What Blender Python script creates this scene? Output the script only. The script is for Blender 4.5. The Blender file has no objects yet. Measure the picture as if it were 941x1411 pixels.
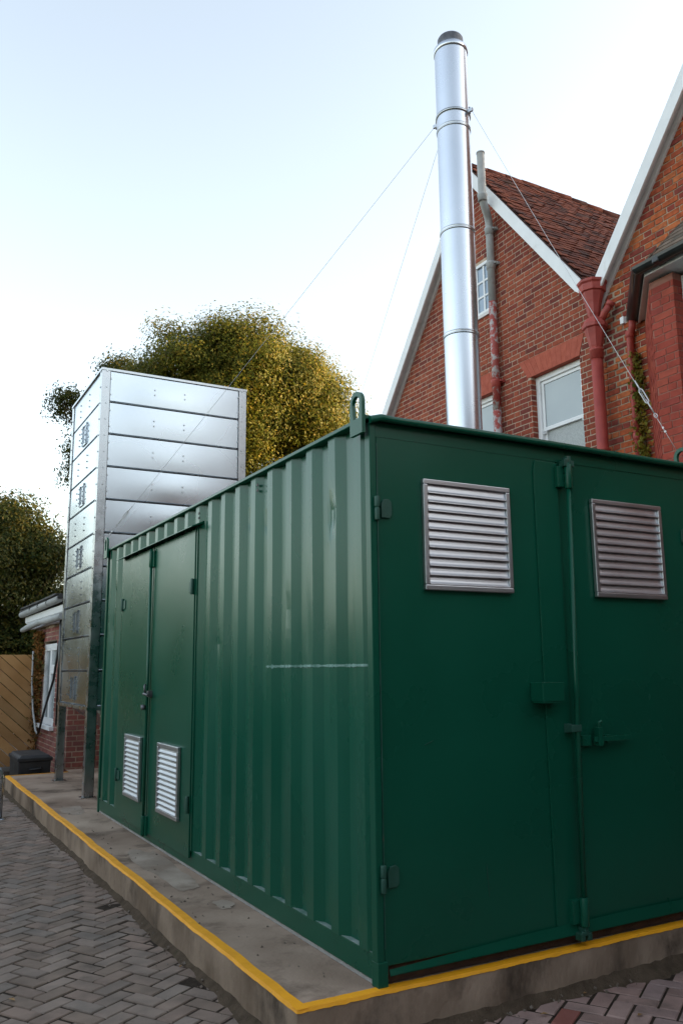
import bpy, math, random
import numpy as np
from mathutils import Vector, Matrix
rng = random.Random(7); nr = np.random.default_rng(7)
R = math.radians
scene = bpy.context.scene
COL = scene.collection

# ------------------------------------------------------------------ camera
CAM = np.array([-2.0351, -3.4248, 1.3894]); YAW, PIT, ROL, FPX = 0.5010, 0.1825, -0.0097, 1155.98
fw = np.array([math.sin(YAW)*math.cos(PIT), math.cos(YAW)*math.cos(PIT), math.sin(PIT)])
r0 = np.array([math.cos(YAW), -math.sin(YAW), 0.0]); u0 = np.cross(r0, fw)
rv = r0*math.cos(ROL)+u0*math.sin(ROL); uv = -r0*math.sin(ROL)+u0*math.cos(ROL)
cd = bpy.data.cameras.new('camera'); cam = bpy.data.objects.new('camera', cd); COL.objects.link(cam)
cam.matrix_world = Matrix(((rv[0], uv[0], -fw[0], CAM[0]), (rv[1], uv[1], -fw[1], CAM[1]), (rv[2], uv[2], -fw[2], CAM[2]), (0, 0, 0, 1)))
cd.sensor_fit = 'VERTICAL'; cd.sensor_height = 22.3; cd.sensor_width = 14.9; cd.lens = FPX/1411*22.3
cd.clip_start = 0.05; cd.clip_end = 3000
scene.camera = cam

def proj(P):
    d = np.asarray(P, float)-CAM; z = d@fw
    if z < 0.1: return None
    return 470.5+FPX*(d@rv)/z, 705.5-FPX*(d@uv)/z, z

# ------------------------------------------------------------------ light
SUN_AZ, SUN_EL = 111.0, 13.0          # azimuth clockwise from +Y
w = bpy.data.worlds.new("World"); scene.world = w; w.use_nodes = True
nt = w.node_tree; bg = nt.nodes['Background']
sky = nt.nodes.new('ShaderNodeTexSky'); sky.sky_type = 'NISHITA'; sky.sun_disc = False
sky.sun_elevation = R(SUN_EL); sky.sun_rotation = R(SUN_AZ)
sky.air_density = 1.0; sky.dust_density = 2.0; sky.ozone_density = 1.0; sky.altitude = 50
hs = nt.nodes.new('ShaderNodeHueSaturation'); hs.inputs['Saturation'].default_value = .64; nt.links.new(sky.outputs[0], hs.inputs['Color'])
tint = nt.nodes.new('ShaderNodeMixRGB'); tint.blend_type = 'MULTIPLY'; tint.inputs[0].default_value = 1; tint.inputs[2].default_value = (1.0, .965, .89, 1)   # hazy evening air, warm white balance
nt.links.new(hs.outputs[0], tint.inputs[1]); nt.links.new(tint.outputs[0], bg.inputs[0]); bg.inputs[1].default_value = 0.15
sl = bpy.data.lights.new('sun', 'SUN'); sl.energy = 5.0; sl.angle = R(0.5); sl.color = (1.0, 0.64, 0.26)
so = bpy.data.objects.new('sun', sl); COL.objects.link(so)
sd = Vector((math.sin(R(SUN_AZ))*math.cos(R(SUN_EL)), math.cos(R(SUN_AZ))*math.cos(R(SUN_EL)), math.sin(R(SUN_EL))))
so.rotation_euler = sd.to_track_quat('Z', 'Y').to_euler()
vs = scene.view_settings; vs.view_transform = 'Standard'; vs.look = 'None'; vs.gamma = 1.0; vs.use_curve_mapping = False
vs.exposure = 2.1
scene.cycles.max_bounces = 8; scene.cycles.use_denoising = True

# ------------------------------------------------------------------ helpers
class MB:
    def __init__(s): s.v = []; s.f = []; s.m = []; s.sm = []
    def add(s, vs_, fs, m=0, smooth=False):
        b = len(s.v); s.v += [tuple(map(float, p)) for p in vs_]
        for f in fs: s.f.append(tuple(b+i for i in f)); s.m.append(m); s.sm.append(smooth)
    def box(s, a, b, m=0):
        (x0, y0, z0), (x1, y1, z1) = a, b
        x0, x1 = sorted((x0, x1)); y0, y1 = sorted((y0, y1)); z0, z1 = sorted((z0, z1))
        s.add([(x0,y0,z0),(x1,y0,z0),(x1,y1,z0),(x0,y1,z0),(x0,y0,z1),(x1,y0,z1),(x1,y1,z1),(x0,y1,z1)],
              [(0,3,2,1),(4,5,6,7),(0,1,5,4),(1,2,6,5),(2,3,7,6),(3,0,4,7)], m)
    def obox(s, c, ax, h, m=0, jit=0.0, back=True):
        """oriented box: ax = 3 unit axes (right-handed), h = half sizes"""
        c = np.asarray(c, float); A = [np.asarray(a, float)*k for a, k in zip(ax, h)]
        vs_ = []
        for sz in (-1, 1):
            for sx, sy in ((-1,-1),(1,-1),(1,1),(-1,1)):
                p = c+A[0]*sx+A[1]*sy+A[2]*sz
                if jit: p = p+nr.normal(0, jit, 3)
                vs_.append(p)
        fs = [(0,3,2,1),(4,5,6,7),(0,1,5,4),(1,2,6,5),(2,3,7,6),(3,0,4,7)]
        if not back: fs = fs[1:]
        s.add(vs_, fs, m)
    def prism(s, poly, d, m=0):
        """convex-or-not planar polygon extruded along vector d"""
        n = len(poly); d = np.asarray(d, float); P = [np.asarray(p, float) for p in poly]
        nrm = sum((np.cross(P[i]-P[0], P[i+1]-P[0]) for i in range(1, n-1)), np.zeros(3))
        if nrm@d > 0: P = P[::-1]
        s.add(P+[p+d for p in P], [tuple(range(n)), tuple(range(2*n-1, n-1, -1))]+[(i, i+n, (i+1) % n+n, (i+1) % n) for i in range(n)], m)
    def tube(s, pts, rad, seg=12, m=0, cap=True, smooth=True):
        P = [np.asarray(p, float) for p in pts]; n = len(P)
        rad = [rad]*n if np.isscalar(rad) else list(rad)
        b = len(s.v); prev = None; rings = []
        for i in range(n):
            t = P[min(i+1, n-1)]-P[max(i-1, 0)]; t = t/(np.linalg.norm(t)+1e-12)
            if prev is None:
                a = np.cross(t, (0, 0, 1.0));  a = np.cross(t, (1.0, 0, 0)) if np.linalg.norm(a) < 1e-3 else a
            else: a = prev-t*(prev@t)
            a = a/np.linalg.norm(a); prev = a; c = np.cross(t, a)
            rings.append([P[i]+(a*math.cos(q)+c*math.sin(q))*rad[i] for q in np.linspace(0, 2*math.pi, seg, endpoint=False)])
        vs_ = [p for r_ in rings for p in r_]
        fs = [(i*seg+j, i*seg+(j+1) % seg, (i+1)*seg+(j+1) % seg, (i+1)*seg+j) for i in range(n-1) for j in range(seg)]
        s.add(vs_, fs, m, smooth)
        if cap:
            b = len(s.v)-n*seg
            s.f.append(tuple(b+j for j in range(seg-1, -1, -1))); s.m.append(m); s.sm.append(False)
            s.f.append(tuple(b+(n-1)*seg+j for j in range(seg))); s.m.append(m); s.sm.append(False)
    def lathe(s, x, y, prof, seg=32, m=0, smooth=True):
        """prof: list of (r, z) from bottom to top"""
        n = len(prof); ang = np.linspace(0, 2*math.pi, seg, endpoint=False)
        vs_ = [(x+r_*math.cos(a), y+r_*math.sin(a), z) for r_, z in prof for a in ang]
        s.add(vs_, [(i*seg+j, i*seg+(j+1) % seg, (i+1)*seg+(j+1) % seg, (i+1)*seg+j) for i in range(n-1) for j in range(seg)], m, smooth)
    def build(s, name, mats, parent=None, kind=None, label=None, bevel=0):
        me = bpy.data.meshes.new(name); o = W(parent)
        me.from_pydata([(p[0]-o[0], p[1]-o[1], p[2]-o[2]) for p in s.v], [], s.f)
        for k in (mats if isinstance(mats, (list, tuple)) else [mats]): me.materials.append(k)
        me.polygons.foreach_set('material_index', s.m); me.polygons.foreach_set('use_smooth', s.sm); me.update()
        ob = bpy.data.objects.new(name, me); COL.objects.link(ob)
        if parent: ob.parent = parent
        if kind: ob['kind'] = kind
        if label: ob['label'] = label
        if bevel:
            b = ob.modifiers.new('bevel', 'BEVEL'); b.width = bevel; b.segments = 2; b.limit_method = 'ANGLE'; b.angle_limit = R(40)
        return ob
def W(o):
    v = Vector((0, 0, 0))
    while o: v += o.location; o = o.parent
    return v
def thing(name, loc, label, cat, group=None):
    o = bpy.data.objects.new(name, None); COL.objects.link(o); o.location = loc; o.empty_display_size = .2
    return tag(o, label, cat, group)
def tag(o, label, cat, group=None):
    o['label'] = label; o['category'] = cat
    if group: o['group'] = group
    return o
def piece(name, me, loc, parent, rot=None, scl=None):
    o = bpy.data.objects.new(name, me); COL.objects.link(o); o.parent = parent
    o.location = Vector(loc)-W(parent)
    if rot is not None: o.rotation_euler = rot
    if scl is not None: o.scale = scl
    return o

# ------------------------------------------------------------------ materials
def mat(name, c1, c2=None, scale=4.0, rough=.6, rough2=None, metal=0.0, bump=0.0, bscale=None, rand=None, spec=.5, coat=0.0,
        dirt=None, stretch=None, detail=6):
    """base = noise mix of c1,c2 in world position; rand = list of ramp colours picked per piece; dirt = (colour, scale, lo, hi)"""
    M = bpy.data.materials.new(name); M.use_nodes = True; t = M.node_tree; N = t.nodes; L = t.links
    p = N['Principled BSDF']; g = N.new('ShaderNodeNewGeometry'); pos = g.outputs['Position']
    if stretch:
        mp = N.new('ShaderNodeMapping'); mp.inputs['Scale'].default_value = stretch; L.new(pos, mp.inputs[0]); spos = mp.outputs[0]
    else: spos = pos
    nz = N.new('ShaderNodeTexNoise'); nz.inputs['Scale'].default_value = scale; nz.inputs['Detail'].default_value = detail
    L.new(spos, nz.inputs['Vector'])
    cr = N.new('ShaderNodeValToRGB'); cr.color_ramp.elements[0].position = .33; cr.color_ramp.elements[1].position = .68
    cr.color_ramp.elements[0].color = (*c1, 1); cr.color_ramp.elements[1].color = (*(c2 or c1), 1); L.new(nz.outputs[0], cr.inputs[0])
    out = cr.outputs[0]
    if rand:
        oi = N.new('ShaderNodeObjectInfo'); ad = N.new('ShaderNodeMath'); ad.operation = 'ADD'
        L.new(g.outputs['Random Per Island'], ad.inputs[0]); L.new(oi.outputs['Random'], ad.inputs[1])
        fr = N.new('ShaderNodeMath'); fr.operation = 'FRACT'; L.new(ad.outputs[0], fr.inputs[0])
        rr = N.new('ShaderNodeValToRGB'); rr.color_ramp.interpolation = 'CONSTANT'
        el = rr.color_ramp.elements
        while len(el) < len(rand): el.new(.5)
        for i, c in enumerate(rand): el[i].position = i/len(rand); el[i].color = (*c, 1)
        L.new(fr.outputs[0], rr.inputs[0])
        mx = N.new('ShaderNodeMixRGB'); mx.blend_type = 'MULTIPLY'; mx.inputs[0].default_value = 1
        L.new(rr.outputs[0], mx.inputs[1]); L.new(out, mx.inputs[2]); out = mx.outputs[0]
    if dirt:
        dc, dscale, lo, hi = dirt
        dn = N.new('ShaderNodeTexNoise'); dn.inputs['Scale'].default_value = dscale; dn.inputs['Detail'].default_value = 8; dn.inputs['Roughness'].default_value = .65
        L.new(spos, dn.inputs['Vector'])
        dr = N.new('ShaderNodeMapRange'); dr.inputs[1].default_value = lo; dr.inputs[2].default_value = hi; L.new(dn.outputs[0], dr.inputs[0])
        mx = N.new('ShaderNodeMixRGB'); mx.inputs[2].default_value = (*dc, 1); L.new(dr.outputs[0], mx.inputs[0]); L.new(out, mx.inputs[1]); out = mx.outputs[0]
    L.new(out, p.inputs['Base Color'])
    p.inputs['Metallic'].default_value = metal; p.inputs['Specular IOR Level'].default_value = spec; p.inputs['Coat Weight'].default_value = coat
    p.inputs['Coat Roughness'].default_value = .15
    if rough2 is None: p.inputs['Roughness'].default_value = rough
    else:
        mr = N.new('ShaderNodeMapRange'); mr.inputs[1].default_value = .3; mr.inputs[2].default_value = .7
        mr.inputs[3].default_value = rough; mr.inputs[4].default_value = rough2; L.new(nz.outputs[0], mr.inputs[0]); L.new(mr.outputs[0], p.inputs['Roughness'])
    if bump:
        bn = N.new('ShaderNodeTexNoise'); bn.inputs['Scale'].default_value = bscale or scale*8; bn.inputs['Detail'].default_value = 5; L.new(spos, bn.inputs['Vector'])
        bp = N.new('ShaderNodeBump'); bp.inputs['Strength'].default_value = 1; bp.inputs['Distance'].default_value = bump
        L.new(bn.outputs[0], bp.inputs['Height']); L.new(bp.outputs[0], p.inputs['Normal'])
    return M

GREEN = mat('green_paint', (.0032,.072,.041), (.0042,.084,.049), 1.3, .25, .33, bump=.0012, bscale=3.0, dirt=((.02,.07,.048), 5, .64, .95), spec=.28)
GREEN2 = mat('green_paint_panel', (.0034,.080,.047), (.0046,.093,.056), 2.2, .23, .32, bump=.002, bscale=5.0, dirt=((.025,.07,.055), 7, .62, .95), stretch=(1,1,.35), spec=.38)
GREENW = mat('green_paint_worn', (.008,.065,.042), (.02,.085,.062), 9, .45, .6, bump=.001, dirt=((.12,.075,.05), 14, .62, .75))
CHIP = mat('chipped_paint', (.22,.36,.32), (.05,.16,.12), 26, .7)
ALU = mat('aluminium', (.50,.51,.53), (.58,.59,.61), 3, .34, .42, metal=1.0)
GALV = mat('galvanised_sheet', (.50,.545,.59), (.58,.625,.67), 1.6, .22, .30, metal=1.0, detail=1)
GALVD = mat('galvanised_angle', (.40,.42,.44), (.54,.56,.58), 9, .22, .36, metal=1.0)
STEEL = mat('stainless_flue', (.55,.58,.63), (.61,.64,.69), 2, .25, .30, metal=1.0)
DSTEEL = mat('dark_steel', (.10,.10,.11), (.18,.18,.19), 12, .5, metal=.8)
WIRE = mat('wire_rope', (.50,.50,.52), (.62,.62,.63), 30, .5, metal=.6)
CONC = mat('concrete', (.235,.165,.120), (.46,.35,.27), 1.4, .75, .9, bump=.004, bscale=38, dirt=((.115,.080,.058), 2.2, .50, .68), spec=.15)
KERB = mat('kerb_concrete', (.175,.125,.088), (.37,.28,.21), 3.1, .85, bump=.006, bscale=30, dirt=((.085,.064,.048), 2.0, .52, .66), stretch=(1,1,.6), spec=.15)
YEL = mat('yellow_line_paint', (.92,.40,.004), (.82,.35,.006), 11, .55, .7, bump=.001, bscale=60, dirt=((.34,.20,.06), 20, .63, .80))
SOIL = mat('joint_soil', (.070,.050,.034), (.115,.084,.058), 16, .95, bump=.01, bscale=90, dirt=((.045,.05,.022), 7, .60, .76), spec=.15)
JOINT = mat('joint_sand', (.030,.022,.017), (.058,.044,.033), 20, .95, bump=.006, bscale=90, dirt=((.03,.038,.014), 9, .60, .74), spec=.1)
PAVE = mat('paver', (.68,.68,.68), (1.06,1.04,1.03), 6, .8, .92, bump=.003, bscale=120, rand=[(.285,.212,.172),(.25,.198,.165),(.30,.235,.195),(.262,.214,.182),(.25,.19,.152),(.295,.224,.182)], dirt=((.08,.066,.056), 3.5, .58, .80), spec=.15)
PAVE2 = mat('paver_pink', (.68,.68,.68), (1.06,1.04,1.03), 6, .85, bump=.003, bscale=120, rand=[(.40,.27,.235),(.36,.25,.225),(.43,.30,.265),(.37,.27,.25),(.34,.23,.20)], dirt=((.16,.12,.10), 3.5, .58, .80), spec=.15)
PAVER_RED = mat('red_paver', (.27,.10,.08), (.30,.12,.10), 12, .85, bump=.003, bscale=120, spec=.15)
YARD = mat('yard_ground', (.08,.07,.062), (.12,.11,.1), .9, .95, bump=.01, bscale=14, spec=.15)
BR_DARK = [(.27,.066,.040),(.31,.079,.046),(.23,.056,.040),(.33,.087,.050),(.18,.049,.039),(.29,.071,.042),(.25,.063,.042),(.33,.094,.054)]
BR_ORG = [(.40,.098,.040),(.45,.122,.048),(.33,.072,.040),(.27,.056,.040),(.43,.102,.042),(.37,.085,.042),(.47,.14,.055),(.24,.055,.042)]
BR_RED = [(.32,.056,.036),(.35,.064,.042),(.29,.052,.038),(.37,.075,.046)]
BRICK1 = mat('brick_red', (.78,.76,.76), (1.12,1.08,1.05), 22, .88, bump=.003, bscale=120, rand=BR_DARK, dirt=((.10,.06,.05), 3.2, .60, .85), spec=.15)
BRICK2 = mat('brick_orange', (.70,.66,.66), (1.15,1.15,1.1), 17, .88, bump=.005, bscale=90, rand=BR_ORG, dirt=((.10,.045,.045), 4.5, .56, .78), spec=.15)
BRICK3 = mat('brick_painted_red', (.85,.85,.85), (1.1,1.1,1.1), 12, .7, bump=.003, bscale=90, rand=BR_RED, spec=.15)
MORT = mat('mortar', (.42,.31,.235), (.54,.42,.33), 9, .95, bump=.004, bscale=80, dirt=((.28,.20,.15), 2.5, .58, .85), spec=.15)
MORT2 = mat('old_mortar', (.28,.21,.15), (.52,.43,.33), 5, .95, bump=.006, bscale=60, dirt=((.10,.085,.06), 2.8, .52, .7), spec=.15)
RUBBED = mat('rubbed_brick_arch', (.36,.085,.055), (.44,.12,.08), 14, .85, bump=.003, bscale=60, rand=[(.97,.97,.97),(1,1,1),(1.02,1.02,1.0)], dirt=((.46,.20,.14), 9, .62, .8), spec=.15)
TILE = mat('clay_tile', (.72,.70,.70), (1.1,1.05,1.0), 9, .85, bump=.003, bscale=50, rand=[(.155,.046,.028),(.19,.056,.032),(.115,.038,.027),(.205,.062,.034),(.085,.034,.027),(.17,.050,.030)], dirt=((.06,.05,.035), 3, .58, .8), spec=.15)
TILEG = mat('weathered_tile', (.75,.75,.75), (1.1,1.1,1.05), 9, .9, bump=.004, bscale=50, rand=[(.16,.12,.095),(.20,.15,.12),(.13,.105,.085),(.18,.12,.09)], dirt=((.07,.075,.04), 5, .58, .75), spec=.15)
WHITE = mat('white_gloss_paint', (.74,.75,.76), (.80,.81,.82), 5, .42, dirt=((.50,.48,.45), 4, .62, .85))
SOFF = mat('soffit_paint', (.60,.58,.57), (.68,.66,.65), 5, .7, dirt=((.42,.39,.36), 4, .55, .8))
REDP = mat('red_iron_paint', (.30,.042,.034), (.38,.062,.046), 8, .45, .65, bump=.003, bscale=40, dirt=((.17,.035,.03), 6, .58, .75))
PATCH = mat('flaking_red_over_grey', (.30,.05,.04), (.36,.065,.05), 8, .6, bump=.003, bscale=40, dirt=((.40,.37,.36), 13, .49, .55))
GREYP = mat('grey_soil_pipe', (.33,.34,.34), (.40,.41,.41), 8, .6, bump=.002, bscale=40, dirt=((.24,.20,.18), 6, .6, .8))
BLACKP = mat('black_gutter', (.012,.013,.014), (.022,.024,.025), 9, .32)
PANE = mat('window_pane', (.30,.34,.36), (.36,.40,.41), 1.2, .06, spec=.7)
FROST = mat('frosted_pane', (.30,.32,.32), (.44,.46,.45), 60, .35, bump=.003, bscale=160)
PANEL = mat('leaded_pane', (.22,.30,.40), (.30,.38,.48), 3, .08, spec=.8)
LEAFA = [(.085,.105,.014),(.105,.115,.015),(.130,.122,.016),(.078,.100,.013),(.160,.130,.016),(.095,.108,.014)]
LEAFB = [(.028,.046,.010),(.040,.056,.012),(.060,.066,.014),(.085,.078,.014),(.022,.038,.010)]
DSHED = mat('dark_timber', (.035,.026,.02), (.055,.04,.03), 6, .85)
BLACKF = mat('roofing_felt', (.03,.03,.032), (.05,.05,.05), 9, .9)
RENDER = mat('weathered_render', (.16,.15,.135), (.22,.21,.19), 2, .9)
def leafmat(name, cols):
    M = mat(name, (.62,.68,.7), (1.25,1.15,1.0), 1.1, .55, rand=cols, spec=.15)
    t = M.node_tree; N = t.nodes; p = N['Principled BSDF']; tr = N.new('ShaderNodeBsdfTranslucent'); mx = N.new('ShaderNodeMixShader'); mx.inputs[0].default_value = .42
    src = p.inputs['Base Color'].links[0].from_socket; t.links.new(src, tr.inputs[0])
    t.links.new(p.outputs[0], mx.inputs[1]); t.links.new(tr.outputs[0], mx.inputs[2]); t.links.new(mx.outputs[0], N['Material Output'].inputs[0])
    return M
LEAF1 = leafmat('autumn_leaf', LEAFA); LEAF2 = leafmat('dark_leaf', LEAFB)
IVYM = leafmat('ivy_leaf', [(.20,.21,.035),(.26,.23,.04),(.14,.16,.03),(.30,.25,.05),(.22,.17,.04)])
BARK = mat('bark', (.07,.052,.038), (.12,.095,.07), 9, .95, bump=.02, bscale=14, stretch=(1,1,.2), spec=.15)
WOOD = mat('softwood_board', (.37,.195,.080), (.50,.285,.13), 2.2, .8, bump=.003, bscale=40, rand=[(.85,.85,.85),(1,1,1),(1.1,1.08,1.02),(.95,.92,.88),(.78,.80,.82)], dirt=((.15,.062,.028), 11, .68, .73), spec=.15)
WOODO = mat('old_timber', (.16,.09,.07), (.22,.13,.10), 7, .9, bump=.004, bscale=40)
BLACK = mat('black_plastic', (.012,.013,.015), (.022,.023,.026), 7, .42, .6, bump=.002, bscale=30)
CABLE = mat('black_cable', (.015,.016,.018), None, 5, .5)
CREAM = mat('cream_plastic', (.62,.58,.44), (.70,.66,.52), 5, .5)
BLUE = mat('blue_webbing', (.02,.16,.42), (.03,.22,.5), 20, .7)
RUSTB = mat('rusty_base_beam', (.055,.030,.022), (.085,.045,.030), 14, .85, bump=.003, bscale=60)
SEAL = mat('grey_sealant', (.30,.29,.27), (.38,.37,.35), 14, .8, bump=.003, bscale=60)

# ------------------------------------------------------------------ ground, pavers, slab
GZ = -0.20; KX, KY, YE = -0.41, -0.035, 8.95
m = MB(); n = 24
xs = np.concatenate([np.linspace(-900, -30, 6), np.linspace(-20, 25, 10), np.linspace(40, 900, 6)]); ys = np.concatenate([np.linspace(-900, -30, 6), np.linspace(-20, 30, 10), np.linspace(45, 900, 6)])
vs_ = [(x, y, GZ-.012) for y in ys for x in xs]; k = len(xs)
m.add(vs_, [(j*k+i, j*k+i+1, (j+1)*k+i+1, (j+1)*k+i) for j in range(len(ys)-1) for i in range(k-1)])
ground = m.build('ground', YARD, kind='structure')
m = MB(); m.add([(-9,-8,GZ+.0025),(9,-8,GZ+.0025),(9,11.3,GZ+.0025),(-9,11.3,GZ+.0025)], [(0,1,2,3)])
bed = m.build('paving_bed', JOINT, kind='structure')

def clip(poly, a, b, c):                      # keep a*x+b*y<=c
    out = []
    for i in range(len(poly)):
        p, q = poly[i], poly[(i+1) % len(poly)]; dp, dq = a*p[0]+b*p[1]-c, a*q[0]+b*q[1]-c
        if dp <= 0: out.append(p)
        if dp*dq < 0: t = dp/(dp-dq); out.append((p[0]+t*(q[0]-p[0]), p[1]+t*(q[1]-p[1])))
    return out
def paver_geo(mb, poly, z, h=.05, ch=.005, mt=0):
    n = len(poly); cx = sum(p[0] for p in poly)/n; cy = sum(p[1] for p in poly)/n
    ins = [(p[0]+(cx-p[0])/(max(math.hypot(cx-p[0], cy-p[1]), 1e-6))*ch*1.4, p[1]+(cy-p[1])/(max(math.hypot(cx-p[0], cy-p[1]), 1e-6))*ch*1.4) for p in poly]
    tx, ty = rng.gauss(0, .009), rng.gauss(0, .009); zt = lambda p: z+tx*(p[0]-cx)+ty*(p[1]-cy)
    vs_ = [(p[0], p[1], z-h) for p in poly]+[(p[0], p[1], zt(p)-ch) for p in poly]+[(p[0], p[1], zt(p)) for p in ins]
    fs = [tuple(range(2*n, 3*n))]
    for i in range(n):
        j = (i+1) % n; fs += [(i, j, n+j, n+i), (n+i, n+j, 2*n+j, 2*n+i)]
    mb.add(vs_, fs, mt)
A = R(58.0); ax = np.array([math.sin(A), math.cos(A)]); bx = np.array([-ax[1], ax[0]])   # long axes of the herringbone
PL, PW, J = .20, .10, .0115
cand = []
rect = [(-PL/2+J/2,-PW/2+J/2),(PL/2-J/2,-PW/2+J/2),(PL/2-J/2,PW/2-J/2),(-PL/2+J/2,PW/2-J/2)]
for i in range(-130, 131):
    for j in range(-130, 131):
        q = (i-j) % 4
        # cell grid of PW squares; horizontal brick covers (i,j),(i+1,j); vertical covers (i,j),(i,j+1)
        if q == 0: c = ((i+1)*PW, (j+.5)*PW); o = 0
        elif q == 3: c = ((i+.5)*PW, (j+1)*PW); o = 1
        else: continue
        P = ax*c[0]+bx*c[1]
        if P[0] < -5.2 or P[0] > 6 or P[1] < -4.0 or P[1] > 10.6: continue
        if P[0] > KX+.12 and P[1] > KY+.12: continue
        rr = [(ax*(x if o == 0 else -y)+bx*(y if o == 0 else x))+P for x, y in rect]
        cand.append((P, o, [tuple(v) for v in rr]))
full, cut = [], []
for P, o, rr in cand:
    side = 'L' if P[1] > KY else 'F'
    xx = [p[0] for p in rr]; yy = [p[1] for p in rr]
    hits = max(xx) > KX-.035 and max(yy) > KY-.035
    if not hits: full.append((P, o, rr)); continue
    c = clip(rr, 1, 0, KX-.02) if P[0] < KX or (side == 'L' and P[0]-KX < P[1]-KY or P[1] > KY+.12) else clip(rr, 0, 1, KY-.035)
    if len(c) >= 3:
        a = abs(sum(c[i][0]*c[(i+1) % len(c)][1]-c[(i+1) % len(c)][0]*c[i][1] for i in range(len(c))))/2
        if a > .0012: cut.append(c)
def pscore(P, z=GZ):
    q = proj((P[0], P[1], z))
    if q is None or not (-25 < q[0] < 966 and 0 < q[1] < 1445): return 0
    # hidden behind the slab?
    return 1/q[2]**2
full.sort(key=lambda t: -pscore(t[0]))
mb = MB(); paver_geo(mb, rect, 0.0)
pob = mb.build('paver', PAVE); pme = pob.data; bpy.data.objects.remove(pob)
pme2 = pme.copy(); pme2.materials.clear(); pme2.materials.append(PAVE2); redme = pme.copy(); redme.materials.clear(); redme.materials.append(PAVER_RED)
NI = min(300, sum(1 for t in full if pscore(t[0]) > 0))
redP = min((t[0] for t in full[:NI]), key=lambda P: math.hypot(proj((P[0], P[1], GZ))[0]-776, proj((P[0], P[1], GZ))[1]-1374))
for P, o, rr in full[:NI]:
    red = P is redP
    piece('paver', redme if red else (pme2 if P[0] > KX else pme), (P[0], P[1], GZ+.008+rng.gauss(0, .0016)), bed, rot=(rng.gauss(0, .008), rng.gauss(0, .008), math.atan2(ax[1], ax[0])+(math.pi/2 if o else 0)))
mb = MB()
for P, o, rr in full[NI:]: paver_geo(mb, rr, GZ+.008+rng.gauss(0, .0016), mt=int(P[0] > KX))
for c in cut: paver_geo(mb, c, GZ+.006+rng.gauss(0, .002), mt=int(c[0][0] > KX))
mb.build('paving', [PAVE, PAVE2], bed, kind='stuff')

# slab: worn concrete plinth with a wobbly arris
m = MB(); top = []
def wob(s, amp=.0035): return amp*(math.sin(s*3.1)+.6*math.sin(s*7.7+1)+.4*math.sin(s*17.3+2))
L_ = [(KX+wob(y), y) for y in np.linspace(YE, KY+.02, 70)]; F_ = [(x, KY+wob(x+9)) for x in np.linspace(KX+.02, 4.6, 50)]
edge = L_+[(KX+.004, KY+.004)]+F_
inner = [(x+.012, y) for x, y in L_]+[(KX+.015, KY+.015)]+[(x, y+.012) for x, y in F_]
ne = len(edge)
rows = [[(x, y, GZ-.03) for x, y in edge], [(x+.004*math.sin(i*.9), y+.004*math.sin(i*1.3), -.1) for i, (x, y) in enumerate(edge)], [(x, y, -.010) for x, y in edge], [(x, y, 0) for x, y in inner]]
for i in range(3): m.add(rows[i]+rows[i+1], [(j, j+1, ne+j+1, ne+j) for j in range(ne-1)], 1)
far = [(x, y) for x, y in inner]
polyT = [(x, y, 0) for x, y in inner]+[(4.6, YE+.6, 0), (.42, YE+.6, 0), (.42, YE, 0)]
m.add(polyT, [tuple(range(len(polyT)))], 0)
m.add([(KX, YE, 0), (.42, YE, 0), (.42, YE, GZ-.03), (KX, YE, GZ-.03)], [(0,1,2,3)], 1)
slab = m.build('concrete_slab', [CONC, KERB], kind='structure')
# yellow painted edge lines (top strip turning a few mm over the arris)
def yline(path, nin, name):
    mb = MB(); a, b, c = [], [], []
    for i, (x, y) in enumerate(path):
        wd = .054+.0012*math.sin(i*.7)+rng.gauss(0, .0008); dr = .004+abs(rng.gauss(0, .0018))
        o = (x-nin[0]*.003, y-nin[1]*.003)
        c.append((o[0], o[1], -dr-.004)); zt = .004+.0006*nin[1]; a.append((o[0]+nin[0]*.008, o[1]+nin[1]*.008, zt)); b.append((x+nin[0]*wd, y+nin[1]*wd, zt))
    n = len(path)
    for p, q in ((c, a), (a, b)): mb.add(p+q, [(j, j+1, n+j+1, n+j) for j in range(n-1)])
    return mb.build(name, YEL, slab)
yline([(KX+wob(y), y) for y in np.linspace(YE, KY+.002, 200)], (1, 0), 'yellow_line')
yline([(x, KY+wob(x+9)) for x in np.linspace(KX+.0, 4.6, 200)], (0, 1), 'yellow_line')
mb = MB(); mb.add([(KX+.06, YE-.05, .004), (.4, YE-.05, .004), (.4, YE, .004), (KX+.06, YE, .004)], [(0,1,2,3)]); mb.build('yellow_line', YEL, slab)
# soil fillet along the foot of the kerb
mb = MB(); pth = [(KX, y) for y in np.linspace(YE, KY, 120)]; a = []; b = []; c = []
for x, y in pth:
    wd = .034+.012*math.sin(y*4)+rng.random()*.03; a.append((x+.004, y, GZ+.03+rng.random()*.012)); b.append((x-wd*.5, y, GZ+.016)); c.append((x-wd, y-.0, GZ-.002))
for s_, e_ in ((a, b), (b, c)): mb.add(s_+e_, [(j, j+1, 120+j+1, 120+j) for j in range(119)], 0, True)
pth = [(x, KY) for x in np.linspace(KX-.05, 4.6, 120)]; a = []; b = []; c = []
for x, y in pth:
    wd = .05+.02*math.sin(x*5)+rng.random()*.03; a.append((x, y+.006, GZ+.04+rng.random()*.012+.008*x)); b.append((x, y-wd*.5, GZ+.018+.005*x)); c.append((x, y-wd, GZ-.002))
for s_, e_ in ((a, b), (b, c)): mb.add(s_+e_, [(j, j+1, 120+j+1, 120+j) for j in range(119)], 0, True)
mb.build('soil_strip', SOIL, kind='structure')
PATCHM = mat('cement_patch', (.27,.215,.17), (.42,.345,.28), 3.0, .85, bump=.003, bscale=40, dirt=((.24,.18,.135), 3.4, .46, .66), spec=.15)
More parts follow.
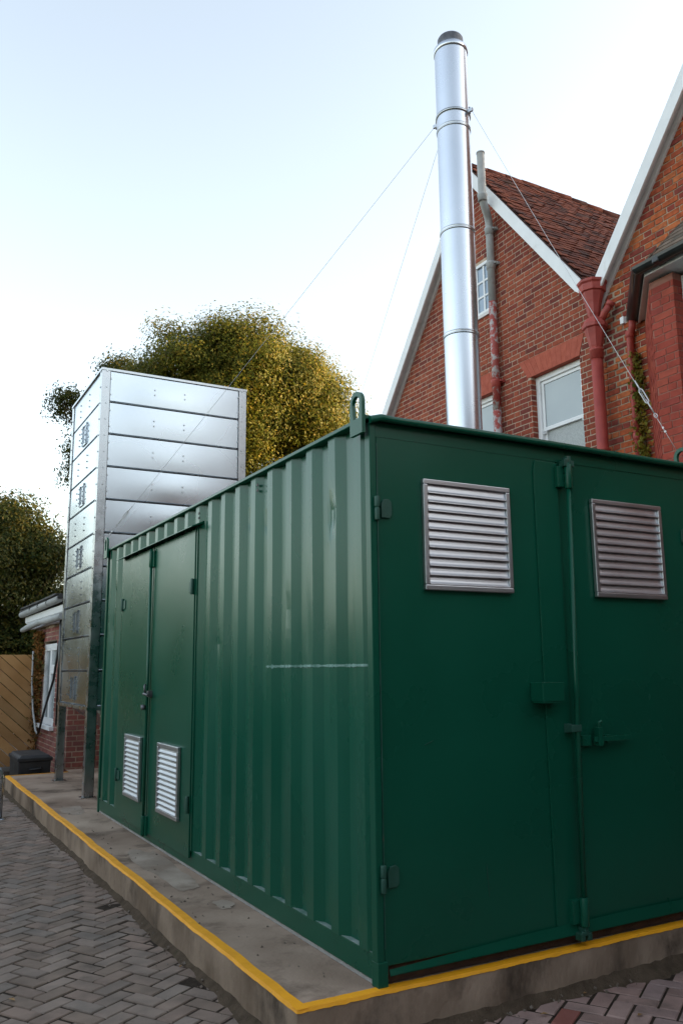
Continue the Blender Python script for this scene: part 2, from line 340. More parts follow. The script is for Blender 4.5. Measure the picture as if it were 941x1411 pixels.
def cement(cx, cy, rx, ry, seed, z):
    g = random.Random(seed); n = 40; k = [g.uniform(-1, 1) for _ in range(5)]; P = []
    for i in range(n):
        a = 2*math.pi*i/n; r_ = 1+.10*math.sin(2*a+k[0]*3)+.10*math.sin(3*a+k[1]*3)+.07*math.sin(5*a+k[2]*3)+.05*math.sin(9*a+k[3]*3)+g.gauss(0, .02)
        x = max(min(cx+rx*r_*math.copysign(abs(math.cos(a))**.7, math.cos(a)), -.012), KX+.075); P.append((x, cy+ry*r_*math.copysign(abs(math.sin(a))**.7, math.sin(a)), z))
    mb = MB(); mb.add(P, [tuple(range(n))]); mb.build('cement_patch', PATCHM, slab)
cement(-.15, 2.75, .12, .62, 3, .0022); cement(-.10, 1.62, .05, .10, 5, .0022); cement(-.19, 5.6, .11, .25, 9, .0022)
# crumbs of mortar, leaves and grit on the yard and slab
mb = MB()
for i in range(260):
    if i < 90: x, y, z = rng.uniform(-.2, 3), KY-abs(rng.gauss(.02, .05))-.01, GZ+.02
    elif i < 190: x, y, z = KX-abs(rng.gauss(.03, .06))-.01, rng.uniform(-.3, 7), GZ+.016
    else: x, y, z = rng.uniform(KX+.05, -.02), rng.uniform(.2, 6), 0.002
    s_ = rng.uniform(.002, .008); mb.obox((x, y, z), np.linalg.qr(nr.normal(size=(3, 3)))[0].T, (s_, s_*rng.uniform(.4, 1), s_*.4))
mb.build('grit', mat('grit', (.12,.085,.06), (.22,.19,.16), 30, .9), kind='stuff')

# ------------------------------------------------------------------ container
CW, CL, CH = 2.30, 5.40, 2.60
con = thing('shipping_container', (0, 0, 0), 'dark green steel shipping container with corrugated sides on a concrete slab', 'container')
PER = .268
def prof(y):                                    # depth of the corrugation at y (0 = outermost)
    t = ((y-.09) % PER)/PER
    if t < .28: return 0
    if t < .50: return (t-.28)/.22
    if t < .78: return 1
    return 1-(t-.78)/.22
dents = [(.43, 2.18, .05, .09, .022), (.47, 2.06, .04, .05, -.005), (.95, 1.72, .05, .09, .006), (1.33, 2.28, .035, .05, .012), (1.33, 2.0, .05, .18, .004), (1.6, 2.34, .03, .04, .012),
         (.7, 1.6, .05, .25, .006), (2.1, 1.55, .05, .05, .014), (1.9, .6, .05, .12, .010), (.2, 1.5, .03, .3, .005), (5.0, 2.1, .05, .08, .015), (5.1, 1.8, .05, .1, .012), (1.55, .3, .06, .12, .010)]
def side_mesh(mb, y0, y1, z0, z1, nz_, x0=0.0, depth=.036, sgn=1, mt=0):
    br = [y0]; k = math.floor((y0-.09)/PER)*PER+.09
    while k < y1:
        for t in (0, .10, .2, .28, .34, .44, .50, .6, .70, .78, .84, .94):
            yy = k+t*PER
            if y0 < yy < y1: br.append(yy)
        k += PER
    br.append(y1); zz = np.linspace(z0, z1, nz_)
    vs_ = []
    for z in zz:
        for y in br:
            d = prof(y)*depth
            for (dy, dz, sy, sz, am) in dents:
                if sgn > 0: d += am*math.exp(-((y-dy)/sy)**2-((z-dz)/sz)**2)
            d += .0012*math.sin(y*9+z*5)
            vs_.append((x0+sgn*d, y, z))
    n = len(br)
    fs = [(j*n+i, j*n+n+i, j*n+n+i+1, j*n+i+1) if sgn > 0 else (j*n+i, j*n+i+1, j*n+n+i+1, j*n+n+i) for j in range(nz_-1) for i in range(n-1)]
    mb.add(vs_, fs, mt)
    return br
m = MB(); side_mesh(m, .048, 2.50, .132, CH-.012, 46); m.build('corrugated_panel', GREEN2, con, bevel=.003)
m = MB(); side_mesh(m, 2.50, 4.66, 2.42, CH-.012, 3); m.build('corrugated_panel', GREEN2, con)
m = MB(); side_mesh(m, 4.66, CL-.05, .132, CH-.012, 46); m.build('corrugated_panel', GREEN2, con, bevel=.003)
m = MB(); side_mesh(m, .048, CL-.05, .132, CH-.012, 3, CW, .036, -1); m.build('corrugated_panel', GREEN2, con)
m = MB(); m.box((.05, CL-.03, .1), (CW-.05, CL-.01, CH-.02)); m.build('end_wall', GREEN2, con)
for (x0, y0, f) in ((0, 0, 1), (CW-.05, 0, 1), (0, CL-.05, 0), (CW-.05, CL-.05, 0)):
    m = MB()
    if f:
        px = x0 if x0 == 0 else x0+.014
        m.box((px, .0, .105), (px+.036, .05, CH-.022)); m.box((x0, -.004, .001), (x0+.052, .056, .107))
    else: m.box((x0, y0, .001), (x0+.05, y0+.05, CH+.012))
    m.build('corner_post', GREEN, con, bevel=.004)
m = MB(); m.box((.006, .05, .022), (.06, CL-.05, .134)); m.build('bottom_rail', GREEN, con, bevel=.004)
m = MB(); m.box((CW-.06, .05, .022), (CW-.006, CL-.05, .134)); m.build('bottom_rail', GREEN, con)
m = MB(); m.box((.012, .06, .002), (.05, CL-.06, .0215)); m.build('sealant_strip', SEAL, con)
mb = MB()
for i in range(34):
    x, y = (rng.uniform(-2.6, KX-.03), rng.uniform(-1.2, 5)) if i < 20 else (rng.uniform(KX, 2.4), KY-rng.uniform(.03, .6)); s_ = rng.uniform(.012, .024); a = rng.uniform(0, 6.28); dx, dy = math.cos(a)*s_, math.sin(a)*s_
    z = GZ+.016
    mb.add([(x-dx, y-dy, z), (x+dy*.5, y-dx*.5, z+.006), (x+dx, y+dy, z+.002), (x-dy*.5, y+dx*.5, z+.005)], [(0, 1, 2), (0, 2, 3)])
mb.build('leaf_litter', mat('dead_leaf', (.22,.11,.04), (.30,.18,.07), 9, .8), kind='stuff')
m = MB(); m.box((.06, .035, .004), (CW-.06, .10, .075)); m.build('base_beam', RUSTB, con)
# roof sheet with a turned-down lip at the front and thin lip at the sides
m = MB(); m.box((-.022, .0, CH-.012), (CW+.022, CL+.01, CH+.010)); m.build('roof_panel', GREEN, con, bevel=.004)
m = MB(); N_ = 40; ring = [(0.0, .006), (-.020, .012), (-.042, .004), (-.050, -.010), (-.044, -.024), (-.030, -.028), (-.012, -.022)]
vs_ = []
for i in range(N_+1):
    x = -.005+(CW+.01)*i/N_; curl = max(0, 1-abs(x-.05)/.07)*.012; lift = -.010*max(0, 1-x/.05)
    for (y, z) in ring: vs_.append((x, y*(1 if x > .03 else .6), CH+z+.008*math.sin(x*2.1)*.5+curl*.4+lift))
k = len(ring); m.add(vs_, [(i*k+j, i*k+j+1, (i+1)*k+j+1, (i+1)*k+j) for i in range(N_) for j in range(k-1)], 0, True)
m.add([vs_[j] for j in range(k)], [tuple(range(k))]); m.add([vs_[N_*k+j] for j in range(k)], [tuple(range(k))]); m.build('roof_lip', GREEN, con)
# header sheet above the doors
m = MB(); m.box((.036, .004, 2.505), (CW-.036, .04, CH-.02)); m.build('front_header', GREEN, con)

def louvre(parent, face, a0, a1, z0, z1, ns, fr=.026):
    """louvred vent on the front (face 'y', a = x) or the side (face 'x', a = y)"""
    def P(a, out, z): return (a, -out, z) if face == 'y' else (-out, a, z)
    b0 = -.004 if face == 'y' else .018
    mb = MB()
    for (p, q, r_, s_) in ((a0, a1, z0, z0+fr), (a0, a1, z1-fr, z1), (a0, a0+fr, z0+fr, z1-fr), (a1-fr, a1, z0+fr, z1-fr)):
        mb.box(P(p, b0, r_), P(q, b0+.026, s_))
    mb.build('vent_frame', ALU, parent, bevel=.004)
    mb = MB(); mb.box(P(a0+fr*.5, b0+.0005, z0+fr*.5), P(a1-fr*.5, b0+.0015, z1-fr*.5)); mb.build('vent_backing', BLACK, parent)
    st = (z1-z0-2*fr)/ns
    for i in range(ns):
        zb = z0+fr+i*st; cs = [(.0235, .0), (.0255, .05), (.0250, .11), (.0210, .20), (.0165, .32), (.0130, .48), (.0110, .70), (.0100, 1.0), (.0085, 1.0), (.0095, .70), (.0115, .48), (.015, .31), (.0195, .18), (.0235, .08)]
        mb = MB(); pa = [P(a0+fr+.001, b0+o+.001, zb+st*z*1.10) for o, z in cs]; pb = [P(a1-fr-.001, b0+o+.001, zb+st*z*1.10) for o, z in cs]; n_ = len(cs)
        mb.add(pa+pb, [(j, (j+1) % n_, n_+(j+1) % n_, n_+j) for j in range(n_)]+[tuple(range(n_))[::-1], tuple(range(n_, 2*n_))], 0, False)
        mb.build('louvre_slat', ALU, parent)

# front doors: thing > door > details
d1 = MB(); d1.box((.040, .006, .085), (1.205, .034, 2.535)); D1 = d1.build('door', GREEN, con, bevel=.003)
d2 = MB(); d2.box((1.215, .008, .085), (CW-.040, .036, 2.535)); D2 = d2.build('door', GREEN, con, bevel=.003)
m = MB(); m.prism([(1.038, .005, .10), (1.205, .005, .10), (1.205, .005, 2.495), (1.050, .005, 2.495), (1.036, .005, 2.44)], (0, -.009, 0)); m.build('cover_strip', GREEN, D1, bevel=.002)
louvre(D1, 'y', .297, .848, 1.757, 2.315, 11); louvre(D2, 'y', 1.440, 1.998, 1.757, 2.312, 11)
m = MB(); m.box((.945, -.092, 1.205), (1.088, .003, 1.302)); m.box((.951, -.088, 1.196), (1.082, -.003, 1.206)); m.build('lock_box', GREEN, D1, bevel=.003)
for D, xk, sg in ((D1, .030, 1), (D2, CW-.030, -1)):
    for z in (2.145, .455):
        m = MB(); m.lathe(xk, -.012, [(.0001, z-.062), (.013, z-.060), (.013, z-.002), (.009, z), (.009, z+.004), (.014, z+.006), (.014, z+.056), (.0001, z+.058)], 14)
        m.prism([(xk+sg*.03, .006, z-.045), (xk+sg*.075, .006, z-.045), (xk+sg*.088, .006, z-.03), (xk+sg*.088, .006, z+.035), (xk+sg*.07, .006, z+.05), (xk+sg*.04, .006, z+.045), (xk+sg*.028, .006, z+.02)], (0, -.011, 0))
        m.build('hinge', GREENW, D, bevel=.002)
# thin light weather strips beside the left hinge line
m = MB(); m.box((.0365, -.003, .16), (.041, .006, 2.47)); m.build('door_seal', GREENW, D1)
# locking bar with guides
pole0, pole1 = np.array([1.180, -.045, .085]), np.array([1.252, -.045, 2.53])
pp = lambda z: pole0+(pole1-pole0)*(z-.085)/(2.53-.085)
m = MB(); m.tube([pole0, pole1], .0135, 14); BAR = m.build('locking_bar', GREEN, con)
for za, zb in ((.10, .235), (2.345, 2.485)):
    m = MB(); m.tube([pp(za), pp(zb)], .022, 14); c = pp((za+zb)/2); m.box((c[0]-.062, -.030, za+.01), (c[0]-.004, .004, zb-.012)); m.build('bar_guide', GREEN, BAR, bevel=.003)
m = MB(); c = pp(1.06); m.box((c[0]-.055, -.036, 1.04), (c[0]-.025, .004, 1.085)); m.box((c[0]-.055, -.060, 1.045), (c[0]+.016, -.030, 1.08)); m.build('bar_clip', GREENW, BAR, bevel=.002)
for z, s_ in ((2.50, 1), (.065, -1)):
    m = MB(); c = pp(z)
    for k in range(3): m.obox((c[0]-.022+.022*k, -.034, z+.012*((k % 2)*2-1)), np.eye(3), (.013, .024, .018))
    m.tube([(c[0]-.03, -.05, z+.01), (c[0]+.03, -.05, z-.006)], .009, 8); m.build('bar_cam', GREENW, BAR, bevel=.003)
m = MB(); m.box((1.262, -.022, .965), (1.325, .008, 1.02)); m.box((1.33, -.045, .985), (1.60, -.030, 1.012)); m.box((1.355, -.05, .965), (1.385, -.01, 1.06)); m.box((1.42, -.04, .978), (1.45, .008, 1.018)); m.tube([(1.372, -.03, 1.05), (1.372, -.035, 1.085), (1.39, -.035, 1.09)], .011, 8); m.build('door_handle', GREEN, D2, bevel=.003)
# bottom flashing, caught by the sky
m = MB(); z2 = lambda x: .072+.030*min(1, x/1.6); pa = []; pb = []
for x in np.linspace(.056, CW-.05, 24): pa.append((x, -.006, z2(x)+.018*min(1, x*1.2))); pb.append((x, -.016, .052+.006*x))
m.add(pa+pb, [(j, 24+j, 24+j+1, j+1) for j in range(23)]); m.add([(p[0], p[1]+.003, p[2]-.004) for p in pa+pb], [(j, j+1, 24+j+1, 24+j) for j in range(23)]); m.build('door_flashing', GREEN, con)
# scratches on the front sheet
for (x, z, dx, dz) in ((.62, .45, .008, -.15), (.28, 1.02, .05, .018), (2.0, 2.05, .004, -.05)):
    m = MB(); m.obox((x+dx/2, .0045, z+dz/2), (np.array([dx, 0, dz])/math.hypot(dx, dz), (0, 1, 0), np.array([-dz, 0, dx])/math.hypot(dx, dz)), (math.hypot(dx, dz)/2, .0016, .0009)); m.build('paint_scratch', GREENW, D1 if x < 1.2 else D2)

# side doors
DY0, DYM, DY1 = 2.535, 3.605, 4.60
m = MB(); m.box((-.001, DY0, .085), (-.016, DYM-.008, 2.415)); S1 = m.build('door', GREEN, con, bevel=.003)
m = MB(); m.box((-.001, DYM+.008, .085), (-.016, DY1, 2.415)); S2 = m.build('door', GREEN, con, bevel=.003)
m = MB(); m.box((.02, 2.49, .10), (.07, DY1+.05, 2.43)); m.build('door_recess', GREEN, con)
for y in (2.502, DY1+.012):
    m = MB(); m.box((-.010, y, .135), (.03, y+.018, 2.43)); m.build('door_jamb', GREEN, con, bevel=.002)
m = MB(); m.prism([(.035, 2.46, 2.475), (-.072, 2.46, 2.425), (-.072, 2.46, 2.418), (.035, 2.46, 2.455)], (0, 2.24, 0)); m.build('door_canopy', GREEN, con, bevel=.002)
louvre(S1, 'x', 2.745, 3.272, .298, .818, 12, .030); louvre(S2, 'x', 3.772, 4.278, .300, .822, 12, .030)
m = MB(); m.tube([(-.040, DYM, .06), (-.040, DYM, 2.40)], .012, 12); SB = m.build('locking_bar', GREEN, con)
for za, zb in ((2.24, 2.38), (.07, .22)):
    m = MB(); m.tube([(-.040, DYM, za), (-.040, DYM, zb)], .020, 12); m.box((-.034, DYM-.05, za), (-.014, DYM+.05, zb)); m.build('bar_guide', GREEN, SB, bevel=.003)
m = MB(); m.tube([(-.055, DYM+.03, 1.185), (-.075, DYM-.02, 1.185), (-.075, DYM-.15, 1.178)], .011, 10); m.tube([(-.07, DYM-.04, 1.19), (-.072, DYM-.03, 1.25), (-.06, DYM-.02, 1.26)], .009, 8); m.box((-.05, DYM-.07, 1.16), (-.016, DYM-.02, 1.21)); m.build('door_handle', DSTEEL, S1)
m = MB(); m.lathe(-.07, DYM+.0, [(.0001, 1.055), (.018, 1.056), (.02, 1.07), (.02, 1.095), (.0001, 1.097)], 12); m.build('padlock', DSTEEL, SB)
for D, y, s_ in ((S1, DY0+.015, 1), (S2, DY1-.015, -1)):
    for z in (1.985, .44):
        m = MB(); m.lathe(-.028, y, [(.0001, z-.06), (.013, z-.058), (.013, z+.058), (.0001, z+.06)], 12); m.box((-.024, y, z-.04), (-.017, y+s_*.09, z+.04)); m.build('hinge', GREENW, D, bevel=.002)
# chipped paint line across the corrugation, and lit ledge of the bottom rail, its light put into the colour
m = MB(); ya = np.arange(.052, 1.275, .012); lo = []; hi = []
for y in ya:
    d = prof(y)*.036-.0035; t = .005+abs(rng.gauss(0, .0035)); lo.append((d, y, 1.397-t)); hi.append((d, y, 1.397+t*.7))
m.add(lo+hi, [(j, len(ya)+j, len(ya)+j+1, j+1) for j in range(len(ya)-1)]); m.build('paint_scratch', CHIP, con)
m = MB(); m.box((.0065, .06, .1341), (.05, 2.49, .1358)); m.box((.0065, 4.67, .1341), (.05, CL-.06, .1358)); m.build('rail_ledge', mat('lit_ledge', (.07,.16,.13), (.30,.36,.34), 7, .8), con)
# ID holes in the ribs near the top
m = MB()
for y in (1.395, 2.51):
    for z in (2.53, 2.495): m.box((-.003, y-.012, z-.008), (.001, y+.012, z+.008))
m.build('tie_hole', BLACK, con)
# lifting eyes: plate with a slot
def eye(x, y, sg):
    mb = MB(); w_, z0, z1, t = .060, CH-.085, CH+.135, .020; sw, s0 = .037, CH-.005
    out = [(-w_, z0), (w_, z0)]+[(w_*math.cos(a), z1-w_+w_*math.sin(a)) for a in np.linspace(0, math.pi, 13)]
    inn = [(-sw, s0), (sw, s0)]+[(sw*math.cos(a), z1-w_+sw*math.sin(a)) for a in np.linspace(0, math.pi, 13)]
    inn[0:2] = [(-sw*.7, s0), (sw*.7, s0)]; n = len(out)
    for xx, flip in ((x-t/2, 0), (x+t/2, 1)):
        vs2 = [(xx, y+a, z) for a, z in out]+[(xx, y+a, z) for a, z in inn]
        mb.add(vs2, [((i, n+i, n+(i+1) % n, (i+1) % n) if flip else (i, (i+1) % n, n+(i+1) % n, n+i)) for i in range(n)])
    for lst, fl in ((out, 0), (inn, 1)):
        vs2 = [(x-t/2, y+a, z) for a, z in lst]+[(x+t/2, y+a, z) for a, z in lst]
        mb.add(vs2, [((i, n+i, n+(i+1) % n, (i+1) % n) if not fl else (i, (i+1) % n, n+(i+1) % n, n+i)) for i in range(n)])
    mb.build('lifting_eye', GREEN, con)
eye(-.037, .050, 1); eye(CW+.037, .066, -1); eye(-.034, CL-.105, 1); eye(CW+.034, CL-.105, -1)

# ------------------------------------------------------------------ flue
FX, FY, FR = 1.745, 1.52, .134
flue = thing('flue', (FX, FY, CH), 'tall shiny stainless steel flue pipe rising above the green container roof', 'flue')
joints = [2.61, 3.90, 4.78, 5.62, 6.40]
zs = [CH+.011, 3.895, 4.76, 5.655, 6.36]
for i in range(4):
    m = MB(); m.lathe(FX, FY, [(FR, zs[i]), (FR, zs[i+1])], 64); m.build('flue_section', STEEL, flue)
for z in zs[1:4]:
    m = MB(); m.lathe(FX, FY, [(FR-.004, z-.017), (FR+.004, z-.015), (FR+.006, z-.006), (FR+.001, z), (FR+.006, z+.006), (FR+.004, z+.015), (FR-.004, z+.017)], 48); m.build('joint_band', GALVD, flue)
GZB = 5.78
m = MB(); m.lathe(FX, FY, [(FR, GZB-.012), (FR+.008, GZB-.01), (FR+.008, GZB+.01), (FR, GZB+.012)], 48)
anch = {}
for nm, a in (('fr', (CW, .1)), ('bl', (-.034, CL-.1)), ('br', (CW, CL-.1))):
    d = np.array([a[0]-FX, a[1]-FY]); d /= np.linalg.norm(d); c = (FX+d[0]*(FR+.022), FY+d[1]*(FR+.022), GZB); anch[nm] = (FX+d[0]*(FR+.04), FY+d[1]*(FR+.04), GZB-.004)
    m.obox(c, ((d[0], d[1], 0), (-d[1], d[0], 0), (0, 0, 1)), (.028, .009, .014)); m.tube([(c[0], c[1], GZB-.03), (c[0], c[1], GZB+.03)], .008, 8)
m.build('guy_band', GALVD, flue)
m = MB(); m.lathe(FX, FY, [(FR, 6.36), (FR+.006, 6.362), (FR+.006, 6.40), (FR-.012, 6.425), (FR-.028, 6.44), (FR-.030, 6.445)], 48, 0)
m.lathe(FX, FY, [(FR-.030, 6.446), (FR-.028, 6.50), (FR-.036, 6.515), (FR-.05, 6.515), (FR-.05, 6.30)], 48, 1); m.build('flue_cap', [STEEL, DSTEEL], flue)
m = MB(); m.lathe(FX, FY, [(FR+.14, CH+.0105), (FR+.13, CH+.02), (FR+.02, CH+.09), (FR+.004, CH+.10)], 40); m.build('roof_flashing', GALVD, flue)

def guy(p, q, label, tb=None):
    g = thing('guy_wire', q, label, 'wire', 'guy wires staying the flue')
    p, q = np.array(p), np.array(q); n = 24; L = np.linalg.norm(q-p)
    pts = [p+(q-p)*t-np.array([0, 0, .05*4*t*(1-t)*.3]) for t in np.linspace(0, 1, n)]
    m = MB(); m.tube(pts, .0018, 6); m.build('wire', WIRE, g)
    if tb:
        d = (q-p)/L; c = p+(q-p)*tb; sdx = np.cross(d, (0, 0, 1)); sdx /= np.linalg.norm(sdx); up = np.cross(sdx, d)
        m = MB(); h = .065
        m.tube([c-d*h+sdx*0, c-d*h*.7+up*.012, c+d*h*.7+up*.012, c+d*h, c+d*h*.7-up*.012, c-d*h*.7-up*.012, c-d*h], .004, 8); m.tube([c-d*.13, c-d*.03], .0045, 8); m.tube([c+d*.03, c+d*.14], .0045, 8)
        m.build('turnbuckle', WIRE, g)
        m = MB(); e = c+d*.16
        m.tube([e+(d*math.cos(a)*.016+up*math.sin(a)*.010) for a in np.linspace(0, 2*math.pi, 13)], .003, 6); m.build('thimble', WIRE, g)
        for s_ in (.26, .29): m = MB(); m.obox(c+d*s_, (d, sdx, up), (.006, .005, .006)); m.build('wire_clamp', WIRE, g)
guy(anch['fr'], (CW+.034, .105, CH+.13), 'steel guy wire with a turnbuckle running down to the front right lifting eye', .87)
guy(anch['bl'], (-.034, CL-.105, CH+.13), 'long thin guy wire crossing the silo from flue to rear left container corner', .93)
guy(anch['br'], (CW+.034, CL-.105, CH+.13), 'faint guy wire slanting down behind the flue against the white sky')
m = MB()
m.tube([(CW+.034+.012*math.cos(a), .13+.07*math.cos(a), CH+.05+.055*math.sin(a)) for a in np.linspace(-2.6, .3, 12)], .016, 8)
tag(m.build('webbing_sling', BLUE), 'bright blue webbing sling looped at the right container lifting eye', 'sling')

# ------------------------------------------------------------------ silo
SX0, SX1, SY0, SY1, SZ0, SZ1 = .075, 1.93, 6.37, 8.13, .97, 4.94
silo = thing('silo', (SX0, SY0, 0), 'tall square galvanised steel hopper silo standing on angle legs behind the container', 'silo')
NR = 10; ph = (SZ1-SZ0)/NR
def panel(mb, P, a0, a1, z0, z1):
    """pressed sheet: main face bulging slightly, turned-in flanges top and bottom. P(a,out,z)"""
    na, nz2 = 14, 4; vs2 = []
    for j in range(nz2+1):
        for i in range(na+1):
            u_, v_ = i/na, j/nz2; b = .006*math.sin(math.pi*u_)*math.sin(math.pi*v_)*panel.k
            vs2.append(P(a0+(a1-a0)*u_, b, z0+.008+(z1-z0-.016)*v_))
    w2 = na+1
    mb.add(vs2, [(j*w2+i, j*w2+i+1, (j+1)*w2+i+1, (j+1)*w2+i) for j in range(nz2) for i in range(na)], 0, True)
    for zz, z_in in ((z0+.008, z0+.005), (z1-.008, z1-.005)):
        vs2 = [P(a0, 0, zz), P(a1, 0, zz), P(a1, -.03, z_in), P(a0, -.03, z_in)]; mb.add(vs2, [(0,1,2,3)])
    for k_ in (0, 1):                                          # rolled lip along the lower edge
        mb.add([P(a0, .002, z0+.010), P(a1, .002, z0+.010), P(a1, .006, z0+.016), P(a0, .006, z0+.016)], [(0,1,2,3)])
        mb.add([P(a0, .006, z0+.016), P(a1, .006, z0+.016), P(a1, .001, z0+.022), P(a0, .001, z0+.022)], [(0,1,2,3)])
faces = {'f': (lambda a, o, z: (a, SY0+.012-o, z), SX0+.06, SX1-.06), 'l': (lambda a, o, z: (SX0+.012-o, a, z), SY1-.06, SY0+.06),
         'b': (lambda a, o, z: (a, SY1-.012+o, z), SX1-.06, SX0+.06), 'r': (lambda a, o, z: (SX1-.012+o, a, z), SY0+.06, SY1-.06)}
bolts = MB()
for nm, (P, a0, a1) in faces.items():
    for i in range(NR):
        panel.k = rng.uniform(.5, 1.3); z0 = SZ0+i*ph
        m = MB(); panel(m, P, a0, a1, z0, z0+ph); pn = m.build('side_panel', GALV, silo)
        if nm in 'fl':
            L_a = a1-a0
            for u_ in ((.34, .56) if nm == 'f' else (.30, .62)):
                for v_ in (.42, .58) if nm == 'f' else (.3, .5, .7):
                    c = P(a0+L_a*u_, .008, z0+ph*v_); bolts.obox(c, np.eye(3), (.008, .008, .008))
            for v_ in (.25, .75):
                for u_ in (.03, .97): bolts.obox(P(a0+L_a*u_, .004, z0+ph*v_), np.eye(3), (.008, .008, .008))
        if nm == 'l' and i % 2 == 0:                            # riveted stiffener bracket
            m = MB(); ac = (a0+a1)/2; zc = z0+ph*.5
            for da in (-.10, .10): m.box(P(ac+da-.018, .006, zc-.13), P(ac+da+.018, .024, zc+.13))
            for dz in (-.13, .13): m.box(P(ac-.118, .004, zc+dz-.012), P(ac+.118, .016, zc+dz+.012))
            m.build('stiffener', GALV, pn)
            for da in (-.10, .10):
                for dz in (-.09, -.03, .03, .09): bolts.obox(P(ac+da, .026, zc+dz), np.eye(3), (.008, .008, .008))
m = MB(); m.box((SX0+.05, SY0+.05, SZ0+.02), (SX1-.05, SY1-.05, SZ1-.06)); m.build('inner_lining', DSTEEL, silo)
T = .008; LW = .105
for cx, sx in ((SX0, 1), (SX1, -1)):
    for cy, sy in ((SY0, 1), (SY1, -1)):
        m = MB(); m.box((cx, cy, .001), (cx+sx*LW, cy+sy*T, SZ1+.004)); m.box((cx, cy+sy*T, .001), (cx+sx*T, cy+sy*LW, SZ1+.004)); m.box((cx+sx*LW, cy, .001), (cx+sx*(LW-.006), cy+sy*.03, SZ1))
        m.build('corner_leg', GALVD, silo)
        for z in np.arange(.15, SZ1, .199):
            bolts.obox((cx+sx*.06, cy-sy*.003, z), np.eye(3), (.008, .006, .008)); bolts.obox((cx-sx*.003, cy+sy*.06, z), np.eye(3), (.006, .008, .008))
        m = MB(); m.box((cx-sx*.03, cy-sy*.03, .0005), (cx+sx*.13, cy+sy*.13, .008)); m.build('foot_plate', GALVD, silo)
bolts.build('bolt', GALVD, silo, kind='stuff')
for za, zb in ((SZ1-.006, SZ1+.022), (SZ0-.032, SZ0+.004)):
    m = MB()
    for (a, b) in (((SX0-.008, SY0-.008), (SX1+.008, SY0+.03)), ((SX0-.008, SY1-.03), (SX1+.008, SY1+.008)), ((SX0-.008, SY0+.03), (SX0+.03, SY1-.03)), ((SX1-.03, SY0+.03), (SX1+.008, SY1-.03))): m.box((a[0], a[1], za), (b[0], b[1], zb))
    m.build('rim', GALVD, silo)
m = MB(); cx, cy = (SX0+SX1)/2, (SY0+SY1)/2
tp = [(SX0+.06, SY0+.06, SZ0), (SX1-.06, SY0+.06, SZ0), (SX1-.06, SY1-.06, SZ0), (SX0+.06, SY1-.06, SZ0)]; bt = [(cx-.15, cy-.15, .42), (cx+.15, cy-.15, .42), (cx+.15, cy+.15, .42), (cx-.15, cy+.15, .42)]
m.add(bt+tp, [(0,1,5,4),(1,2,6,5),(2,3,7,6),(3,0,4,7),(3,2,1,0)]); m.build('hopper_funnel', GALV, silo)
m = MB(); m.box((SX0+.02, SY0+.06, SZ1-.02), (SX1-.02, SY1-.02, SZ1+.0)); m.build('lid', GALV, silo)
m = MB(); m.lathe(.95, 7.0, [(.0001, .05), (.12, .052), (.13, .07), (.13, .34), (.12, .36), (.0001, .362)], 20); m.tube([(.95, 7.0, .36), (1.0, 7.25, .42)], .06, 12)
for a in range(3): m.box((.86+.09*a-.01, 6.9, .003), (.86+.09*a+.01, 7.1, .06))
mt = thing('auger_motor', (.95, 7.0, 0), 'small green auger motor half hidden beneath the galvanised silo', 'motor'); m.build('motor_body', GREEN, mt)
m = MB(); m.tube([(.80, 6.95, .25), (.70, 6.8, .55), (.6, 6.65, .5), (.55, 6.6, .2)], .015, 8); m.build('motor_cable', CABLE, mt)
m = MB()
for i in range(4): m.box((.27+.075*i, 6.52, .735), (.31+.075*i, 6.56, .85))
m.box((.26, 6.525, .852), (.56, 6.555, .875)); m.box((.26, 6.54, .72), (.56, 6.555, .735)); m.build('louvre_guard', CREAM, silo)

